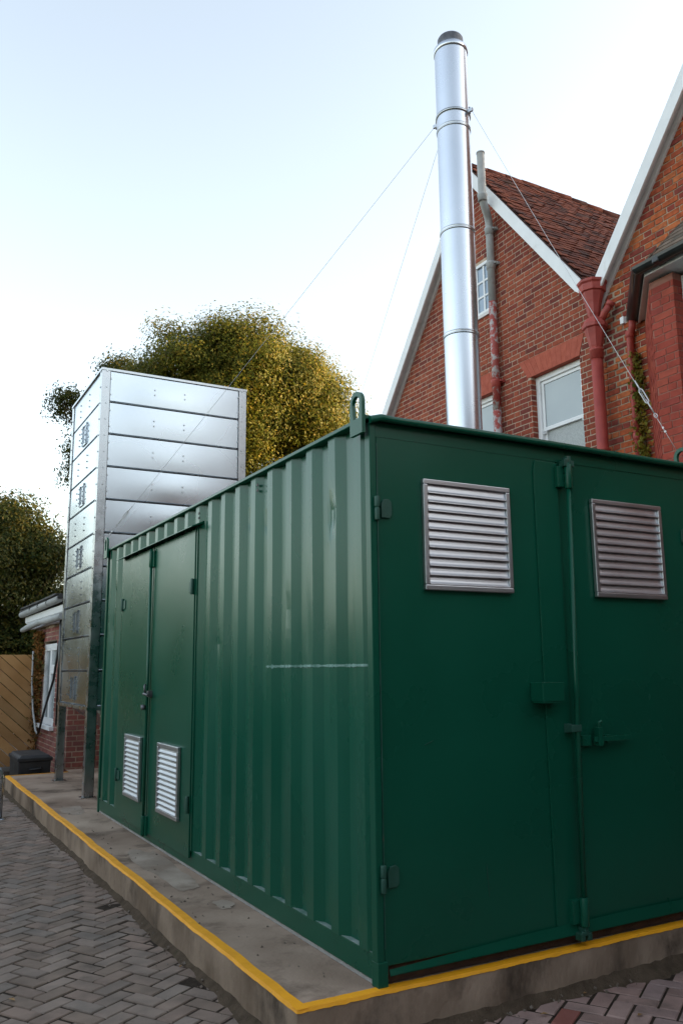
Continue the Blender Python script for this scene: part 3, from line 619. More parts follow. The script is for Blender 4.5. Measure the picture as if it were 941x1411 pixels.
# ------------------------------------------------------------------ brickwork
class Bricks:
    """collects every brick of one building; the 300 that show largest become objects, the rest one stuff mesh"""
    def __init__(s): s.items = []
    def wall(s, owner, O, h, n, z0, z1, ivals, mt, course=.073, bl=.225, hd=.112, j=.0145, depth=.05, proud=.0048, irr=.0009, bond='flemish', key=True):
        O, h, n = (np.asarray(q, float) for q in (O, h, n)); k = 0; z = z0
        while z+course <= z1:
            seq = [bl, hd] if bond == 'flemish' else ([bl] if (k % 4) else [hd])
            off = 0 if k % 2 == 0 else (bl/2+hd/2 if bond == 'flemish' else bl/2)
            if bond != 'flemish' and k % 4 == 0: off = hd*.25
            for (a, b) in ivals(z, z+course):
                span = sum(seq); p = math.floor((a-off)/span)*span+off-span; i = 0
                while p < b:
                    L = seq[i % len(seq)]; i += 1; q0, q1 = max(p+j/2, a+.001), min(p+L-j/2, b-.001); p += L
                    if q1-q0 < .012: continue
                    full_ = abs((q1-q0)-(L-j)) < .002
                    c = O+h*((q0+q1)/2)+n*(proud-depth/2+rng.gauss(0, irr))+np.array([0, 0, z+course/2])
                    s.items.append(dict(c=c, h=h, n=n, hl=(q1-q0)/2, hz=(course-j)/2, d=depth/2, m=mt, full=full_, L=L-j, owner=owner))
            z += course; k += 1
    def widen(s, test, f=.80, g=.012):
        for it in s.items:
            if test(it): it['hl'] -= g*rng.uniform(.5, 1); it['hz'] *= f*rng.uniform(.94, 1.04); it['full'] = False
    def finish(s, root, mats, vis, cap=300, stuffname='brickwork'):
        for it in s.items:
            q = proj(it['c']); it['s'] = 0
            if it['full'] and q and -5 < q[0] < 946 and -5 < q[1] < 1416 and vis(q[0], q[1]):
                v = it['c']-CAM; v = v/np.linalg.norm(v); it['s'] = it['hl']*it['hz']*max(0, -(v@it['n']))/q[2]**2
        s.items.sort(key=lambda d: -d['s']); cache = {}; mb = MB()
        for i, it in enumerate(s.items):
            axs = (it['h'], np.array([0, 0, 1.0]), np.cross(it['h'], (0, 0, 1.0)))
            if axs[2]@it['n'] < 0: axs = (-it['h'], axs[1], -axs[2])
            if i < cap and it['s'] > 0:
                key = (round(it['L'], 3), it['m'])
                if key not in cache:
                    b = MB(); b.obox((0, 0, 0), np.eye(3), (it['hl'], it['hz'], it['d']), 0, .0008); o = b.build('brick', mats[it['m']]); cache[key] = o.data; bpy.data.objects.remove(o)
                Mx = Matrix((axs[0], axs[1], axs[2])).transposed(); e = Mx.to_euler(); e.z += rng.gauss(0, .004)
                piece('brick', cache[key], it['c'], it['owner'], rot=e)
            else: mb.obox(it['c'], axs, (it['hl'], it['hz'], it['d']), it['m'], .0010, back=False)
        if mb.v: mb.build(stuffname, mats, root, kind='stuff')
def strips(mb, O, h, n, z0, z1, ivals, thick, course=.073, mt=0):
    """mortar core of a wall, one box per course interval"""
    O, h, n = (np.asarray(q, float) for q in (O, h, n)); z = z0; up = np.array([0, 0, 1.0])
    prev = None; start = z0; runs = []
    while z < z1-1e-6:
        iv = [(round(a, 3), round(b, 3)) for a, b in ivals(z, min(z+course, z1))]
        if iv != prev:
            if prev: runs.append((start, z, prev))
            prev, start = iv, z
        z += course
    if prev: runs.append((start, min(z, z1), prev))
    for za, zb, iv in runs:
        for a, b in iv:
            c = O+h*((a+b)/2)-n*thick/2+up*(za+zb)/2; axs = (h, up, np.cross(h, up))
            mb.obox(c, axs, ((b-a)/2, (zb-za)/2, thick/2), mt)
def minus(iv, cuts):
    for (c0, c1) in cuts:
        out = []
        for a, b in iv:
            if c1 <= a or c0 >= b: out.append((a, b)); continue
            if c0 > a: out.append((a, c0))
            if c1 < b: out.append((c1, b))
        iv = out
    return iv

# ------------------------------------------------------------------ main house
X0 = 5.30; XB = 5.16
AP1 = (5.718, 8.815); SL = 1.28                  # apex (y,z) of the left gable at the verge, slope
AP2 = (.20, 9.96); VY = 3.455; VZ = AP1[1]-SL*(AP1[0]-VY)
house = thing('brick_house', (X0, 3.4, GZ), 'old red brick house with two white edged gables beyond the container', 'house')
LE = 8.15                                        # left end of the left gable wall
BAYW = [(2.93, -.9)]
win = dict(y0=3.80, y1=4.70, z0=3.55, z1=5.15); win2 = dict(y0=5.50, y1=6.35, z0=3.55, z1=5.19); att = dict(y0=5.385, y1=6.115, z0=6.40, z1=7.19)
arch1 = [(4.92, 5.413), (3.70, 5.413), (3.80, 5.15), (4.75, 5.15)]; arch2 = [(6.52, 5.486), (5.34, 5.486), (5.44, 5.19), (6.38, 5.19)]
def gable_iv(ap, lo, hi):
    def f(za, zb):
        d = (ap[1]-.07-zb)/SL
        a, b = max(lo, ap[0]-d), min(hi, ap[0]+d)
        return [(a, b)] if b-a > .05 else []
    return f
def cuts1(za, zb):
    c = []
    for w_ in (win, win2, att):
        if zb > w_['z0']+.02 and za < w_['z1']-.02: c.append((w_['y0'], w_['y1']))
    return c
def arch_cut(za, zb):
    c = []
    for ar in (arch1, arch2):
        zt, zl = ar[0][1], ar[2][1]
        if zb > zl+.02 and za < zt-.02:
            t = min(max(((za+zb)/2-zl)/(zt-zl), 0), 1); c.append((ar[2][0]+(ar[1][0]-ar[2][0])*t, ar[3][0]+(ar[0][0]-ar[3][0])*t))
    return c
g1 = gable_iv(AP1, VY+.02, LE); g2 = gable_iv(AP2, -2.90, VY+.0)
H = (0, 1, 0); NX = (-1, 0, 0)
m = MB(); strips(m, (X0, 0, 0), H, NX, GZ, 8.6, lambda a, b: minus(g1(a, b), cuts1(a, b)), .28); wall1 = m.build('gable_wall', MORT, house)
m = MB(); strips(m, (X0, 0, 0), H, NX, GZ, 9.85, g2, .28); wall2 = m.build('gable_wall', MORT2, house)
B = Bricks()
B.wall(wall1, (X0, 0, 0), H, NX, 1.62, 8.6, lambda a, b: minus(minus(g1(a, b), [(c-.004, d+.004) if False else (c+.003, d-.003) for c, d in cuts1(a, b)]), arch_cut(a, b)), 0, depth=.11)
def bay_hide(a, b): return []
B.wall(wall2, (X0, 0, 0), H, NX, 1.62, 9.85, g2, 1, irr=.0018, proud=.008, course=.0735, j=.0155)

def tri_arch(ar, n):
    for i in range(n):
        a, b = i/n, (i+1)/n; g = .0012
        def L_(t, top): 
            p, q = (ar[1], ar[0]) if top else (ar[2], ar[3]); return p[0]+(q[0]-p[0])*t
        zt, zl = ar[0][1], ar[2][1]
        m = MB(); m.prism([(X0-.004, L_(a, 0)+g, zl), (X0-.004, L_(b, 0)-g, zl), (X0-.004, L_(b, 1)-g, zt), (X0-.004, L_(a, 1)+g, zt)], (-.006, 0, 0))
        m.prism([(X0+.11, L_(a, 0)+g, zl), (X0+.11, L_(b, 0)-g, zl), (X0+.11, L_(b, 0)-g, zl+.06), (X0+.11, L_(a, 0)+g, zl+.06)], (-.114, 0, 0))
        m.build('arch_brick', RUBBED, wall1)
tri_arch(arch1, 12); tri_arch(arch2, 12)

def sash(w_, xr=.10, horns=True):
    y0, y1, z0, z1 = w_['y0'], w_['y1'], w_['z0'], w_['z1']; x = X0+xr
    m = MB()
    for a, b, c, d in ((y0, y0+.075, z0, z1), (y1-.075, y1, z0, z1), (y0+.075, y1-.075, z1-.075, z1), (y0+.075, y1-.075, z0, z0+.06)): m.box((x-.02, a, c), (x+.06, b, d))
    W1 = m.build('window', WHITE, house, bevel=.004)
    zm = z0+(z1-z0)*.555-.05; m = MB()
    zm = 4.42
    m.box((x+.0, y0+.075, zm-.025), (x+.04, y1-.075, zm+.025)); m.box((x+.005, y0+.075, zm+.025), (x+.035, y0+.12, z1-.075)); m.box((x+.005, y1-.12, zm+.025), (x+.035, y1-.075, z1-.075)); m.box((x+.005, y0+.12, z1-.12), (x+.035, y1-.12, z1-.075))
    for yy in (y0+.10, y1-.10): m.tube([(x+.005, yy+.02, zm-.025), (x+.0, yy+.018, zm-.055), (x+.0, yy-.018, zm-.055), (x+.005, yy-.02, zm-.025)], .010, 8)
    m.build('upper_sash', WHITE, W1, bevel=.003)
    m = MB(); m.box((x+.03, y0+.075, z0+.06), (x+.055, y0+.115, zm-.025)); m.box((x+.03, y1-.115, z0+.06), (x+.055, y1-.075, zm-.025)); m.build('lower_sash', WHITE, W1)
    m = MB(); m.box((x+.018, y0+.12, zm+.025), (x+.024, y1-.12, z1-.12)); m.build('pane', PANE, W1)
    m = MB(); m.box((x+.038, y0+.115, z0+.06), (x+.044, y1-.115, zm-.025)); m.build('pane', FROST, W1)
    m = MB(); m.box((x+.075, y0-.04, z0-.04), (x+.085, y1+.04, z1+.04)); m.build('blind', SOFF, W1)
    m = MB(); m.box((X0-.04, y0-.05, z0-.07), (X0+.10, y1+.05, z0)); m.build('sill', WHITE, W1)
sash(win); sash(win2)
# attic window of small panes
y0, y1, z0, z1 = att['y0'], att['y1'], att['z0'], att['z1']; x = X0+.005; m = MB(); f = .045
for a, b, c, d in ((y0, y0+f, z0, z1), (y1-f, y1, z0, z1), (y0+f, y1-f, z1-f, z1), (y0+f, y1-f, z0, z0+f)): m.box((x-.02, a, c), (x+.05, b, d))
W3 = m.build('window', WHITE, house, bevel=.003); m = MB(); nc, nrw = 4, 3; cw = (y1-y0-2*f)/nc; chh = (z1-z0-2*f)/nrw
for i in range(1, nc): m.box((x-.005, y0+f+cw*i-.016, z0+f), (x+.03, y0+f+cw*i+.016, z1-f))
for j in range(1, nrw): m.box((x-.003, y0+f, z0+f+chh*j-.014), (x+.028, y1-f, z0+f+chh*j+.014))
m.build('glazing_bar', WHITE, W3)
for i in range(nc):
    for j in range(nrw): m = MB(); m.box((x+.010, y0+f+cw*i+.01, z0+f+chh*j+.01), (x+.014, y0+f+cw*(i+1)-.01, z0+f+chh*(j+1)-.01)); m.build('pane', PANEL, W3)
m = MB(); m.box((X0-.03, y0-.03, z0-.05), (X0+.06, y1+.03, z0)); m.build('sill', SOFF, W3)

# roofs
def roof_slab(ya, za, yb, zb, x0, x1, name='roof', mt=None, th=.05):
    m = MB(); m.prism([(x0, ya, za), (x0, yb, zb), (x0, yb, zb-th), (x0, ya, za-th)], (x1-x0, 0, 0)); return m.build(name, mt or TILEG, house)
XR = 9.2
r1 = roof_slab(AP1[0], AP1[1]-.02, VY-.06, AP1[1]-.02-SL*(AP1[0]-VY+.06), XB+.02, XR+1.8, mt=mat('roof_felt', (.07,.035,.028), (.10,.05,.04), 5, .9))
r1b = roof_slab(AP1[0], AP1[1]-.02, LE+.25, AP1[1]-.02-SL*(LE+.25-AP1[0]), XB+.02, XR+1.8)
r2 = roof_slab(AP2[0], AP2[1]-.02, VY+.02, AP2[1]-.02-SL*(VY+.02-AP2[0]), XB+.02, XR+1.8)
r2b = roof_slab(AP2[0], AP2[1]-.02, -3.05, AP2[1]-.02-SL*(3.05+AP2[0]), XB+.02, XR+1.8)
# clay tiles on the slope that shows
sdir = np.array([0, -1, -SL])/math.hypot(1, SL); snrm = np.array([0, -SL, 1])/math.hypot(1, SL); xdir = np.array([1.0, 0, 0])
GA, TW = .088, .150; slen = (AP1[0]-VY+.04)*math.hypot(1, SL); rows_ = int(slen/GA); tiles = []
for i in range(rows_):
    for jx in range(28):
        xx = XB+.02+TW*(jx+.5)+(TW/2 if i % 2 else 0)
        sag = .035*math.sin((xx-XB)*1.3)*(1-i/rows_)-.02*(xx-XB)*(1-i/rows_)*.5
        c = np.array([xx, AP1[0], AP1[1]])+sdir*(GA*(i+.6))+snrm*(.012+sag*.6+rng.gauss(0, .003))
        tiles.append(c)
def tvis(c):
    q = proj(c); return 0 if q is None or not (640 < q[0] < 850 and 200 < q[1] < 410) else (1 if q[1] > 400-1.15*(q[0]-800) or True else 0)/q[2]**2
tiles.sort(key=lambda c: -tvis(c)*(1 if (lambda q: q and q[0] < 838 and q[1] < 402)(proj(c)) else 0))
tl = -.105; tilt = math.radians(5)
sd2 = sdir*math.cos(tilt)+snrm*math.sin(tilt); sn2 = snrm*math.cos(tilt)-sdir*math.sin(tilt)
AX = (np.cross(sd2, sn2), sd2, sn2)
b = MB(); b.obox((0, 0, 0), np.eye(3), (TW/2-.002, .076, .0065), 0, .001); o = b.build('tile', TILE); tme = o.data; bpy.data.objects.remove(o)
TM = Matrix(AX).transposed()
mb = MB()
for i, c in enumerate(tiles):
    if i < 300: 
        e = TM.to_euler(); piece('tile', tme, c, r1, rot=(e.x+rng.gauss(0, .012), e.y+rng.gauss(0, .012), e.z+rng.gauss(0, .012)))
    else: mb.obox(c, AX, (TW/2-.002, .076, .0065), 0, .0025)
# the rest of the slope further back, and stepped courses on the slopes that do not show
for (ap, s_, ylim) in ((AP1, 1, LE+.25), (AP2, 1, VY), (AP2, -1, -3.05)):
    d_ = np.array([0, s_, -SL])/math.hypot(1, SL); n_ = np.array([0, SL*s_, 1])/math.hypot(1, SL); k = int(abs(ylim-ap[0])*math.hypot(1, SL)/GA)
    for i in range(k): mb.obox(np.array([(XB+XR)/2+.9, ap[0], ap[1]])+d_*GA*(i+.5)+n_*.004, (np.cross(d_*.996+n_*.087, n_*.996-d_*.087), d_*.996+n_*.087, n_*.996-d_*.087), ((XR+1.7-XB)/2, .07, .006), 0)
mb.build('tiling', TILE, house, kind='stuff')
for ap in (AP1, AP2):
    for i in range(18):
        a = XB+.03+i*.34; m = MB()
        zz = .018*math.sin((a-XB)*1.3)-.006*(a-XB) if ap is AP1 else 0
        m.tube([(a, ap[0], ap[1]-.055+zz), (a+.325, ap[0], ap[1]-.055+zz+rng.gauss(0, .004))], .085, 12); m.build('ridge_tile', TILE, r1 if ap is AP1 else r2)

def barge(ap, yf, wd, sg, name='bargeboard'):
    """white verge board down to y=yf, soffit behind it, moulding on the wall"""
    zf = ap[1]-SL*abs(yf-ap[0]); k = math.hypot(1, SL); dn = wd*k
    m = MB(); m.prism([(XB-.028, ap[0], ap[1]-.03), (XB-.028, yf, zf-.03), (XB-.028, yf, zf-.03-dn*.8), (XB-.028, yf-sg*.10, zf+SL*.10-.03-dn), (XB-.028, ap[0], ap[1]-.03-dn)], (.030, 0, 0)); bb = m.build(name, WHITE, house, bevel=.004)
    m = MB(); m.prism([(XB+.003, ap[0], ap[1]-.075-.05), (XB+.003, yf, zf-.075-.05), (XB+.003, yf, zf-.10-.05), (XB+.003, ap[0], ap[1]-.10-.05)], (X0-XB, 0, 0)); m.build('soffit', SOFF, bb)
    m = MB(); m.prism([(X0-.034, ap[0], ap[1]-.155), (X0-.034, yf, zf-.155), (X0-.034, yf, zf-.155-.12), (X0-.034, ap[0], ap[1]-.155-.12)], (.032, 0, 0)); m.build('wall_moulding', SOFF, bb)
barge(AP1, VY+.10, .15, -1); barge(AP1, LE+.12, .15, 1); barge(AP2, VY-.06, .155, 1); barge(AP2, -3.0, .155, -1)
m = MB(); zf = AP1[1]-SL*(LE+.1-AP1[0]); m.box((XB+.01, LE-.0, zf-.42), (X0+.2, LE+.16, zf-.18)); m.build('eaves_box', WHITE, house, bevel=.004)
# side and back walls, and the main range behind the gables
m = MB(); m.box((X0+.29, LE-.28, GZ), (13.4, LE, 5.45)); m.box((X0+.29, -2.90, GZ), (13.4, -2.62, 5.6)); m.box((13.1, -7, GZ), (13.4, LE, 5.5)); m.box((8.4, -7.0, GZ), (13.1, -6.7, 5.5)); m.box((8.4, -6.7, GZ), (8.7, -2.91, 5.5)); m.box((X0+.05, -6.99, GZ), (8.39, -2.91, 5.45)); m.build('side_wall', BRICK1, house)
m = MB(); m.prism([(X0-.25, -7.1, 5.3), (8.5, -7.1, 8.3), (9, -7.1, 5.3)], (0, 4.1, 0)); m.build('roof', TILEG, house)  # roof of the unseen wing, added to darken what the silo mirrors
m = MB(); m.prism([(8.1, -7.2, 5.4), (10.9, -7.2, 8.55), (13.7, -7.2, 5.4)], (0, LE+.1+7.2, 0)); m.build('roof', TILEG, house)

# vent / soil pipe on the left gable
xp = X0-.085; yp = 5.31
m = MB(); m.tube([(5.0, 5.17, 7.96), (5.0, 5.17, 8.63)], .056, 16, cap=False); m.lathe(5.0, 5.17, [(.056, 8.61), (.062, 8.612), (.062, 8.635), (.048, 8.635), (.046, 8.3)], 16)
m.tube([(5.0, 5.17, 8.02), (5.0, 5.175, 7.92), (5.04, 5.19, 7.84), (5.13, 5.25, 7.77), (5.19, 5.29, 7.70), (xp, yp, 7.60), (xp, yp, 6.45)], .055, 16)
SP = m.build('vent_pipe', GREYP, house)
m = MB(); m.tube([(xp, yp, 6.45), (xp, yp, 4.85)], .0545, 16); m.build('flaking_section', PATCH, SP)
m = MB(); m.tube([(xp, yp, 4.85), (xp, yp, GZ)], .0542, 16); m.build('red_section', PATCH, SP)
for z, c, mt_ in ((7.95, (5.0, 5.17), GREYP), (7.55, (xp, yp), GREYP), (7.02, (xp, yp), GREYP), (5.26, (xp, yp), REDP), (3.6, (xp, yp), REDP)):
    m = MB(); m.lathe(c[0], c[1], [(.05, z-.08), (.066, z-.075), (.066, z-.01), (.072, z), (.072, z+.03), (.05, z+.035)], 16)
    if c[0] == xp: m.box((xp+.04, yp-.10, z-.02), (X0-.004, yp+.10, z+.02)); m.tube([(xp, yp-.085, z), (X0, yp-.085, z)], .012, 8)
    m.build('pipe_collar', mt_, SP)
# rainwater hopper and pipe in the valley
hx, hy = X0-.15, 3.385
m = MB()
def octo(prof_): m.lathe(hx, hy, prof_, 8, smooth=False)
octo([(.062, 5.46), (.075, 5.50), (.095, 5.62), (.128, 5.74), (.132, 5.76), (.155, 5.77), (.160, 5.85), (.178, 5.87), (.182, 5.90), (.15, 5.90), (.13, 5.80)])
HP = m.build('rainwater_hopper', REDP, house, bevel=.004)
m = MB(); octo([(.068, 5.06), (.080, 5.10), (.10, 5.20), (.128, 5.30), (.150, 5.315), (.152, 5.36), (.135, 5.375), (.12, 5.42), (.062, 5.44), (.062, 5.47)]); m.build('hopper_bowl', REDP, HP, bevel=.004)
m = MB(); m.tube([(hx, hy, 5.08), (hx, hy, GZ)], .068, 16); m.build('downpipe', REDP, HP)
for z in (5.0, 3.78, 2.3): m = MB(); m.lathe(hx, hy, [(.066, z-.07), (.080, z-.065), (.080, z+.03), (.086, z+.035), (.086, z+.055), (.066, z+.06)], 16); m.build('pipe_collar', REDP, HP)
m = MB(); m.tube([(hx+.02, hy-.07, 5.36), (hx+.02, hy-.15, 5.47), (hx+.05, hy-.22, 5.56)], .042, 12); m.tube([(hx+.045, hy-.205, 5.54), (hx+.055, hy-.235, 5.58)], .052, 12); m.build('inlet_stub', REDP, HP)
m = MB(); m.box((XB+.0, VY-.16, VZ-.02), (X0+.5, VY+.12, VZ+.012)); m.build('valley_lead', DSTEEL, house)

# canted bay on the right gable
EZ = 5.25; BXF = 4.55; CY = 2.055; PY = 1.77; CE = np.array([X0-.0-BXF, 2.78-2.055]); CLN = float(np.linalg.norm(CE)); cdx, cdy = CE/CLN
s2 = math.sqrt(.5)
m = MB(); strips(m, (BXF, 0, 0), H, NX, GZ, 5.19, lambda a, b: [(PY, CY)], .30); strips(m, (BXF, CY, 0), (cdx, cdy, 0), (-cdy, cdx, 0), GZ, 5.19, lambda a, b: [(.0, CLN)], .02)
m.box((BXF+.02, -.4, GZ), (BXF+.3, .25, 5.19)); m.box((BXF+.02, .25, GZ), (BXF+.3, PY, 3.0)); bay = m.build('bay_wall', mat('red_mortar', (.26,.10,.075), (.34,.16,.12), 9, .9), house)
B.wall(bay, (BXF, 0, 0), H, NX, 1.62, 5.19, lambda a, b: [(PY-.003, CY)], 2, bl=.225, course=.0745, j=.011, bond='stretch')
B.wall(bay, (BXF, PY, 0), (1, 0, 0), (0, -1, 0), 1.62, 5.19, lambda a, b: [(.006, .26)], 2, course=.0745, j=.011)
B.wall(bay, (BXF, CY, 0), (cdx, cdy, 0), (-cdy, cdx, 0), 1.62, 5.19, lambda a, b: [(.0, CLN)], 2, course=.0745, j=.011, depth=.02)
# bay window frame beside the pier
m = MB(); m.box((BXF+.12, PY-.105, 3.05), (BXF+.2, PY-.001, 5.18)); m.box((BXF+.12, .25, 5.08), (BXF+.2, PY-.105, 5.18)); m.box((BXF+.12, .25, 3.0), (BXF+.2, PY-.105, 3.1)); m.box((BXF+.13, .95, 3.1), (BXF+.19, 1.05, 5.08)); W4 = m.build('window', WHITE, house, bevel=.004)
m = MB(); m.box((BXF+.15, .25, 3.1), (BXF+.156, PY-.105, 5.08)); m.build('pane', PANE, W4)
# eaves: outer corner E, back to the wall at 45 degrees
E = np.array([4.41, 1.995]); E2 = np.array([X0-.03, 1.995+(X0-.03-4.41)]); yend = -.6
m = MB(); m.add([(E[0]+.03, yend, EZ-.035), (E[0]+.03, E[1]-.01, EZ-.035), (E2[0], E2[1]-.045, EZ-.035), (E2[0]+.06, yend, EZ-.035), (E[0]+.03, yend, EZ-.02), (E[0]+.03, E[1]-.01, EZ-.02), (E2[0], E2[1]-.045, EZ-.02), (E2[0]+.06, yend, EZ-.02)], [(0,1,2,3),(7,6,5,4),(0,4,5,1),(1,5,6,2),(2,6,7,3),(3,7,4,0)]); SF = m.build('bay_soffit', WHITE, house)
for (p, q) in (((E[0]+.012, yend), (E[0]+.012, E[1]-.012)), ((E[0]+.012, E[1]-.012), (E2[0], E2[1]-.024))):
    p, q = np.array(p), np.array(q); d = (q-p)/np.linalg.norm(q-p); nn = np.array([-d[1], d[0]])
    m = MB(); c = (p+q)/2; m.obox((c[0], c[1], EZ+.005), ((d[0], d[1], 0), (nn[0], nn[1], 0), (0, 0, 1)), (np.linalg.norm(q-p)/2, .012, .05)); m.build('fascia', WHITE, SF)
def gutter(path, rad, par, z):
    m = MB(); a = np.linspace(math.pi, 2*math.pi, 9); rows2 = []
    for i, p in enumerate(path):
        p = np.array(p, float); d0 = np.array(path[min(i+1, len(path)-1)], float)-np.array(path[max(i-1, 0)], float); d0 /= np.linalg.norm(d0); nn = np.array([-d0[1], d0[0]])
        k = 1.08 if 0 < i < len(path)-1 else 1
        rows2.append([(p[0]+nn[0]*rad*k*math.cos(t), p[1]+nn[1]*rad*k*math.cos(t), z+rad*math.sin(t)) for t in a]+[(p[0]+nn[0]*rad*.86*k*math.cos(t), p[1]+nn[1]*rad*.86*k*math.cos(t), z+rad*.86*math.sin(t)) for t in a[::-1]])
    n_ = len(rows2[0])
    m.add([v for r_ in rows2 for v in r_], [(i*n_+j, i*n_+(j+1) % n_, (i+1)*n_+(j+1) % n_, (i+1)*n_+j) for i in range(len(rows2)-1) for j in range(n_)]+[tuple(range(n_)), tuple(range((len(rows2)-1)*n_, len(rows2)*n_))], 0)
    return m.build('gutter', BLACKP, par)
GT = gutter([(E[0]-.05, yend), (E[0]-.05, E[1]+.02), (E2[0]-.02, E2[1]+.05)], .072, house, EZ+.045)
for yy in (1.75, 1.2, .6): m = MB(); m.lathe(0, 0, [(0.0001, 0), (.001, 0)], 3); m = MB(); m.box((E[0]-.122, yy-.04, EZ-.026), (E[0]+.0, yy+.04, EZ+.056)); m.build('gutter_joint', BLACKP, GT, bevel=.012)
m = MB(); m.tube([(E2[0]-.06, E2[1]+.02, EZ+.0), (E2[0]-.05, E2[1]+.04, EZ-.09), (X0-.06, 2.955, EZ-.16), (X0-.06, 2.955, GZ)], .040, 14); DP = m.build('downpipe', REDP, house)
for z in (EZ-.14, 3.9): m = MB(); m.lathe(X0-.06, 2.955, [(.038, z-.05), (.048, z-.045), (.048, z+.03), (.038, z+.035)], 14); m.build('pipe_collar', REDP, DP)
m = MB(); m.box((X0-.05, 3.04, 5.28), (X0-.004, 3.09, 5.36)); m.build('cable_clip', WHITE, house)
# bay roof: front slope and canted slope with plain tiles
pt = math.tan(R(50)); hipd = np.array([1.0, -.414, pt]); fz = EZ+.06
def bay_tiles(par):
    its = []; sdv = np.array([1, 0, pt])/math.hypot(1, pt); nv = np.array([-pt, 0, 1])/math.hypot(1, pt)
    n_ = int((X0-E[0]+.06)*math.hypot(1, pt)/.095)
    for i in range(n_):
        s_ = .095*i; xx = E[0]-.06+s_/math.hypot(1, pt); yhip = E[1]+.02-.414*(xx-E[0])
        yy = yhip
        while yy > yend:
            w2 = .163 if not (yy == yhip and i % 2) else .082
            its.append((np.array([xx, yy-w2/2, fz-.02+(xx-E[0])*pt])+nv*.012, w2)); yy -= w2+.003
    return its, sdv, nv
m = MB(); RX = X0; m.add([(E[0]-.02, yend, fz-.06), (E[0]-.02, E[1], fz-.06), (RX, E[1]-.414*(RX-E[0]), fz-.06+pt*(RX-E[0]+.02)), (RX, yend, fz-.06+pt*(RX-E[0]+.02)), (E2[0], E2[1], fz-.06)], [(3,2,1,0), (1,2,4)]); BR = m.build('bay_roof', TILEG, house)
its, sdv, nv = bay_tiles(BR); td = R(4); sdt = sdv*math.cos(td)-nv*math.sin(td); nvt = nv*math.cos(td)+sdv*math.sin(td); AXB = (np.cross(sdt, nvt), sdt, nvt); BM = Matrix(AXB).transposed()
tc = {}
for c, w2 in its:
    if w2 not in tc: b = MB(); b.obox((0, 0, 0), np.eye(3), (w2/2, .082, .0065), 0, .0008); o = b.build('bay_tile', TILEG); tc[w2] = o.data; bpy.data.objects.remove(o)
    e = BM.to_euler(); piece('bay_tile', tc[w2], c+sdv*.08, BR, rot=(e.x+rng.gauss(0, .01), e.y+rng.gauss(0, .01), e.z))
# canted slope tiles as courses
mb = MB()
for i in range(16):
    t = i/16; a = np.array([E[0]-.04, E[1]+.04, fz-.03])*(1-t)+np.array([RX, E[1]-.414*(RX-E[0]), fz-.03+pt*(RX-E[0])])*t; b_ = np.array([E2[0], E2[1]+.04, fz-.03])*(1-t)+np.array([RX, E[1]-.414*(RX-E[0]), fz-.03+pt*(RX-E[0])])*t
    d = b_-a; L2 = np.linalg.norm(d); d /= L2; upn = np.array([-s2*pt, s2*pt, 1]); upn /= np.linalg.norm(upn); dd = np.cross(upn, d); mb.obox((a+b_)/2+upn*.01, (d, dd, upn), (L2/2, .06, .007), 0)
mb.build('canted_slope', TILEG, BR)
B.widen(lambda it: it['m'] == 1 and 3.0 < it['c'][1] < 3.46 and 4.2+2*(it['c'][1]-3) < it['c'][2] < 5.75)
def hvis(x, y): return y < 578+.155*(x-508) and not (596 < x < 664) and x > 520
B.finish(house, [BRICK1, BRICK2, BRICK3], hvis)

# ivy up the wall beside the bay
iv = thing('ivy', (X0-.05, 2.78, GZ), 'yellow green ivy climbing the brickwork between red pipe and bay pier', 'plant')
m = MB(); stems = MB(); stems.tube([(X0-.02, 2.90, GZ), (X0-.03, 2.88, 2.0), (X0-.02, 2.89, 3.4), (X0-.03, 2.87, 4.2), (X0-.02, 2.87, 4.85)], .012, 6); stems.build('stem', BARK, iv)
for i in range(1500):
    z = rng.uniform(2.2, 4.85); wd = .075*(1-.5*max(0, (z-4.2)/.7)); c = np.array([X0-.03-abs(rng.gauss(0, .045)), 2.885+rng.gauss(0, wd*.7), z]); s_ = rng.uniform(.016, .034)
    q = np.linalg.qr(nr.normal(size=(3, 3)))[0]; a, b = q[0]*s_, q[1]*s_*.8; m.add([c-a, c-b*.9+a*.1, c+a, c+b*.9+a*.1], [(0,1,2,3)])
m.build('leaves', IVYM, iv)

# ------------------------------------------------------------------ outbuilding, fence, chest
OX, OY0, OY1 = .42, 9.25, 12.35
ob = thing('outbuilding', (OX, OY0, GZ), 'low red brick outbuilding with a white window behind the silo', 'building')
ow = dict(a0=10.30, a1=11.42, z0=.53, z1=1.80)
f1 = lambda a, b: minus([(OY0, OY1)], [(ow['a0'], ow['a1'])] if b > ow['z0']+.02 and a < ow['z1']-.02 else [])
m = MB(); strips(m, (OX, 0, 0), H, NX, GZ, 2.10, f1, .2); strips(m, (0, OY0, 0), (1, 0, 0), (0, -1, 0), GZ, 2.10, lambda a, b: [(OX+.2, 3.6)], .2); m.box((3.4, OY0+.2, GZ), (3.6, OY1, 2.1)); m.box((OX+.2, OY1-.2, GZ), (3.4, OY1, 2.1)); owl = m.build('wall', MORT2, ob)
OB = Bricks(); OB.wall(owl, (OX, 0, 0), H, NX, GZ, 2.10, f1, 0, depth=.06); OB.wall(owl, (0, OY0, 0), (1, 0, 0), (0, -1, 0), GZ, 2.10, lambda a, b: [(OX+.002, 3.6)], 0, depth=.06)
OB.finish(ob, [mat('brick_dull_red', (.75,.75,.75), (1.1,1.1,1.1), 20, .9, bump=.003, bscale=90, rand=[(.24,.075,.060),(.28,.085,.065),(.20,.065,.055),(.26,.10,.085)], dirt=((.30,.22,.19), 4, .58, .8))], lambda x, y: (50 < x < 84 and 860 < y < 1062) or (86 < x < 120 and 985 < y < 1058))
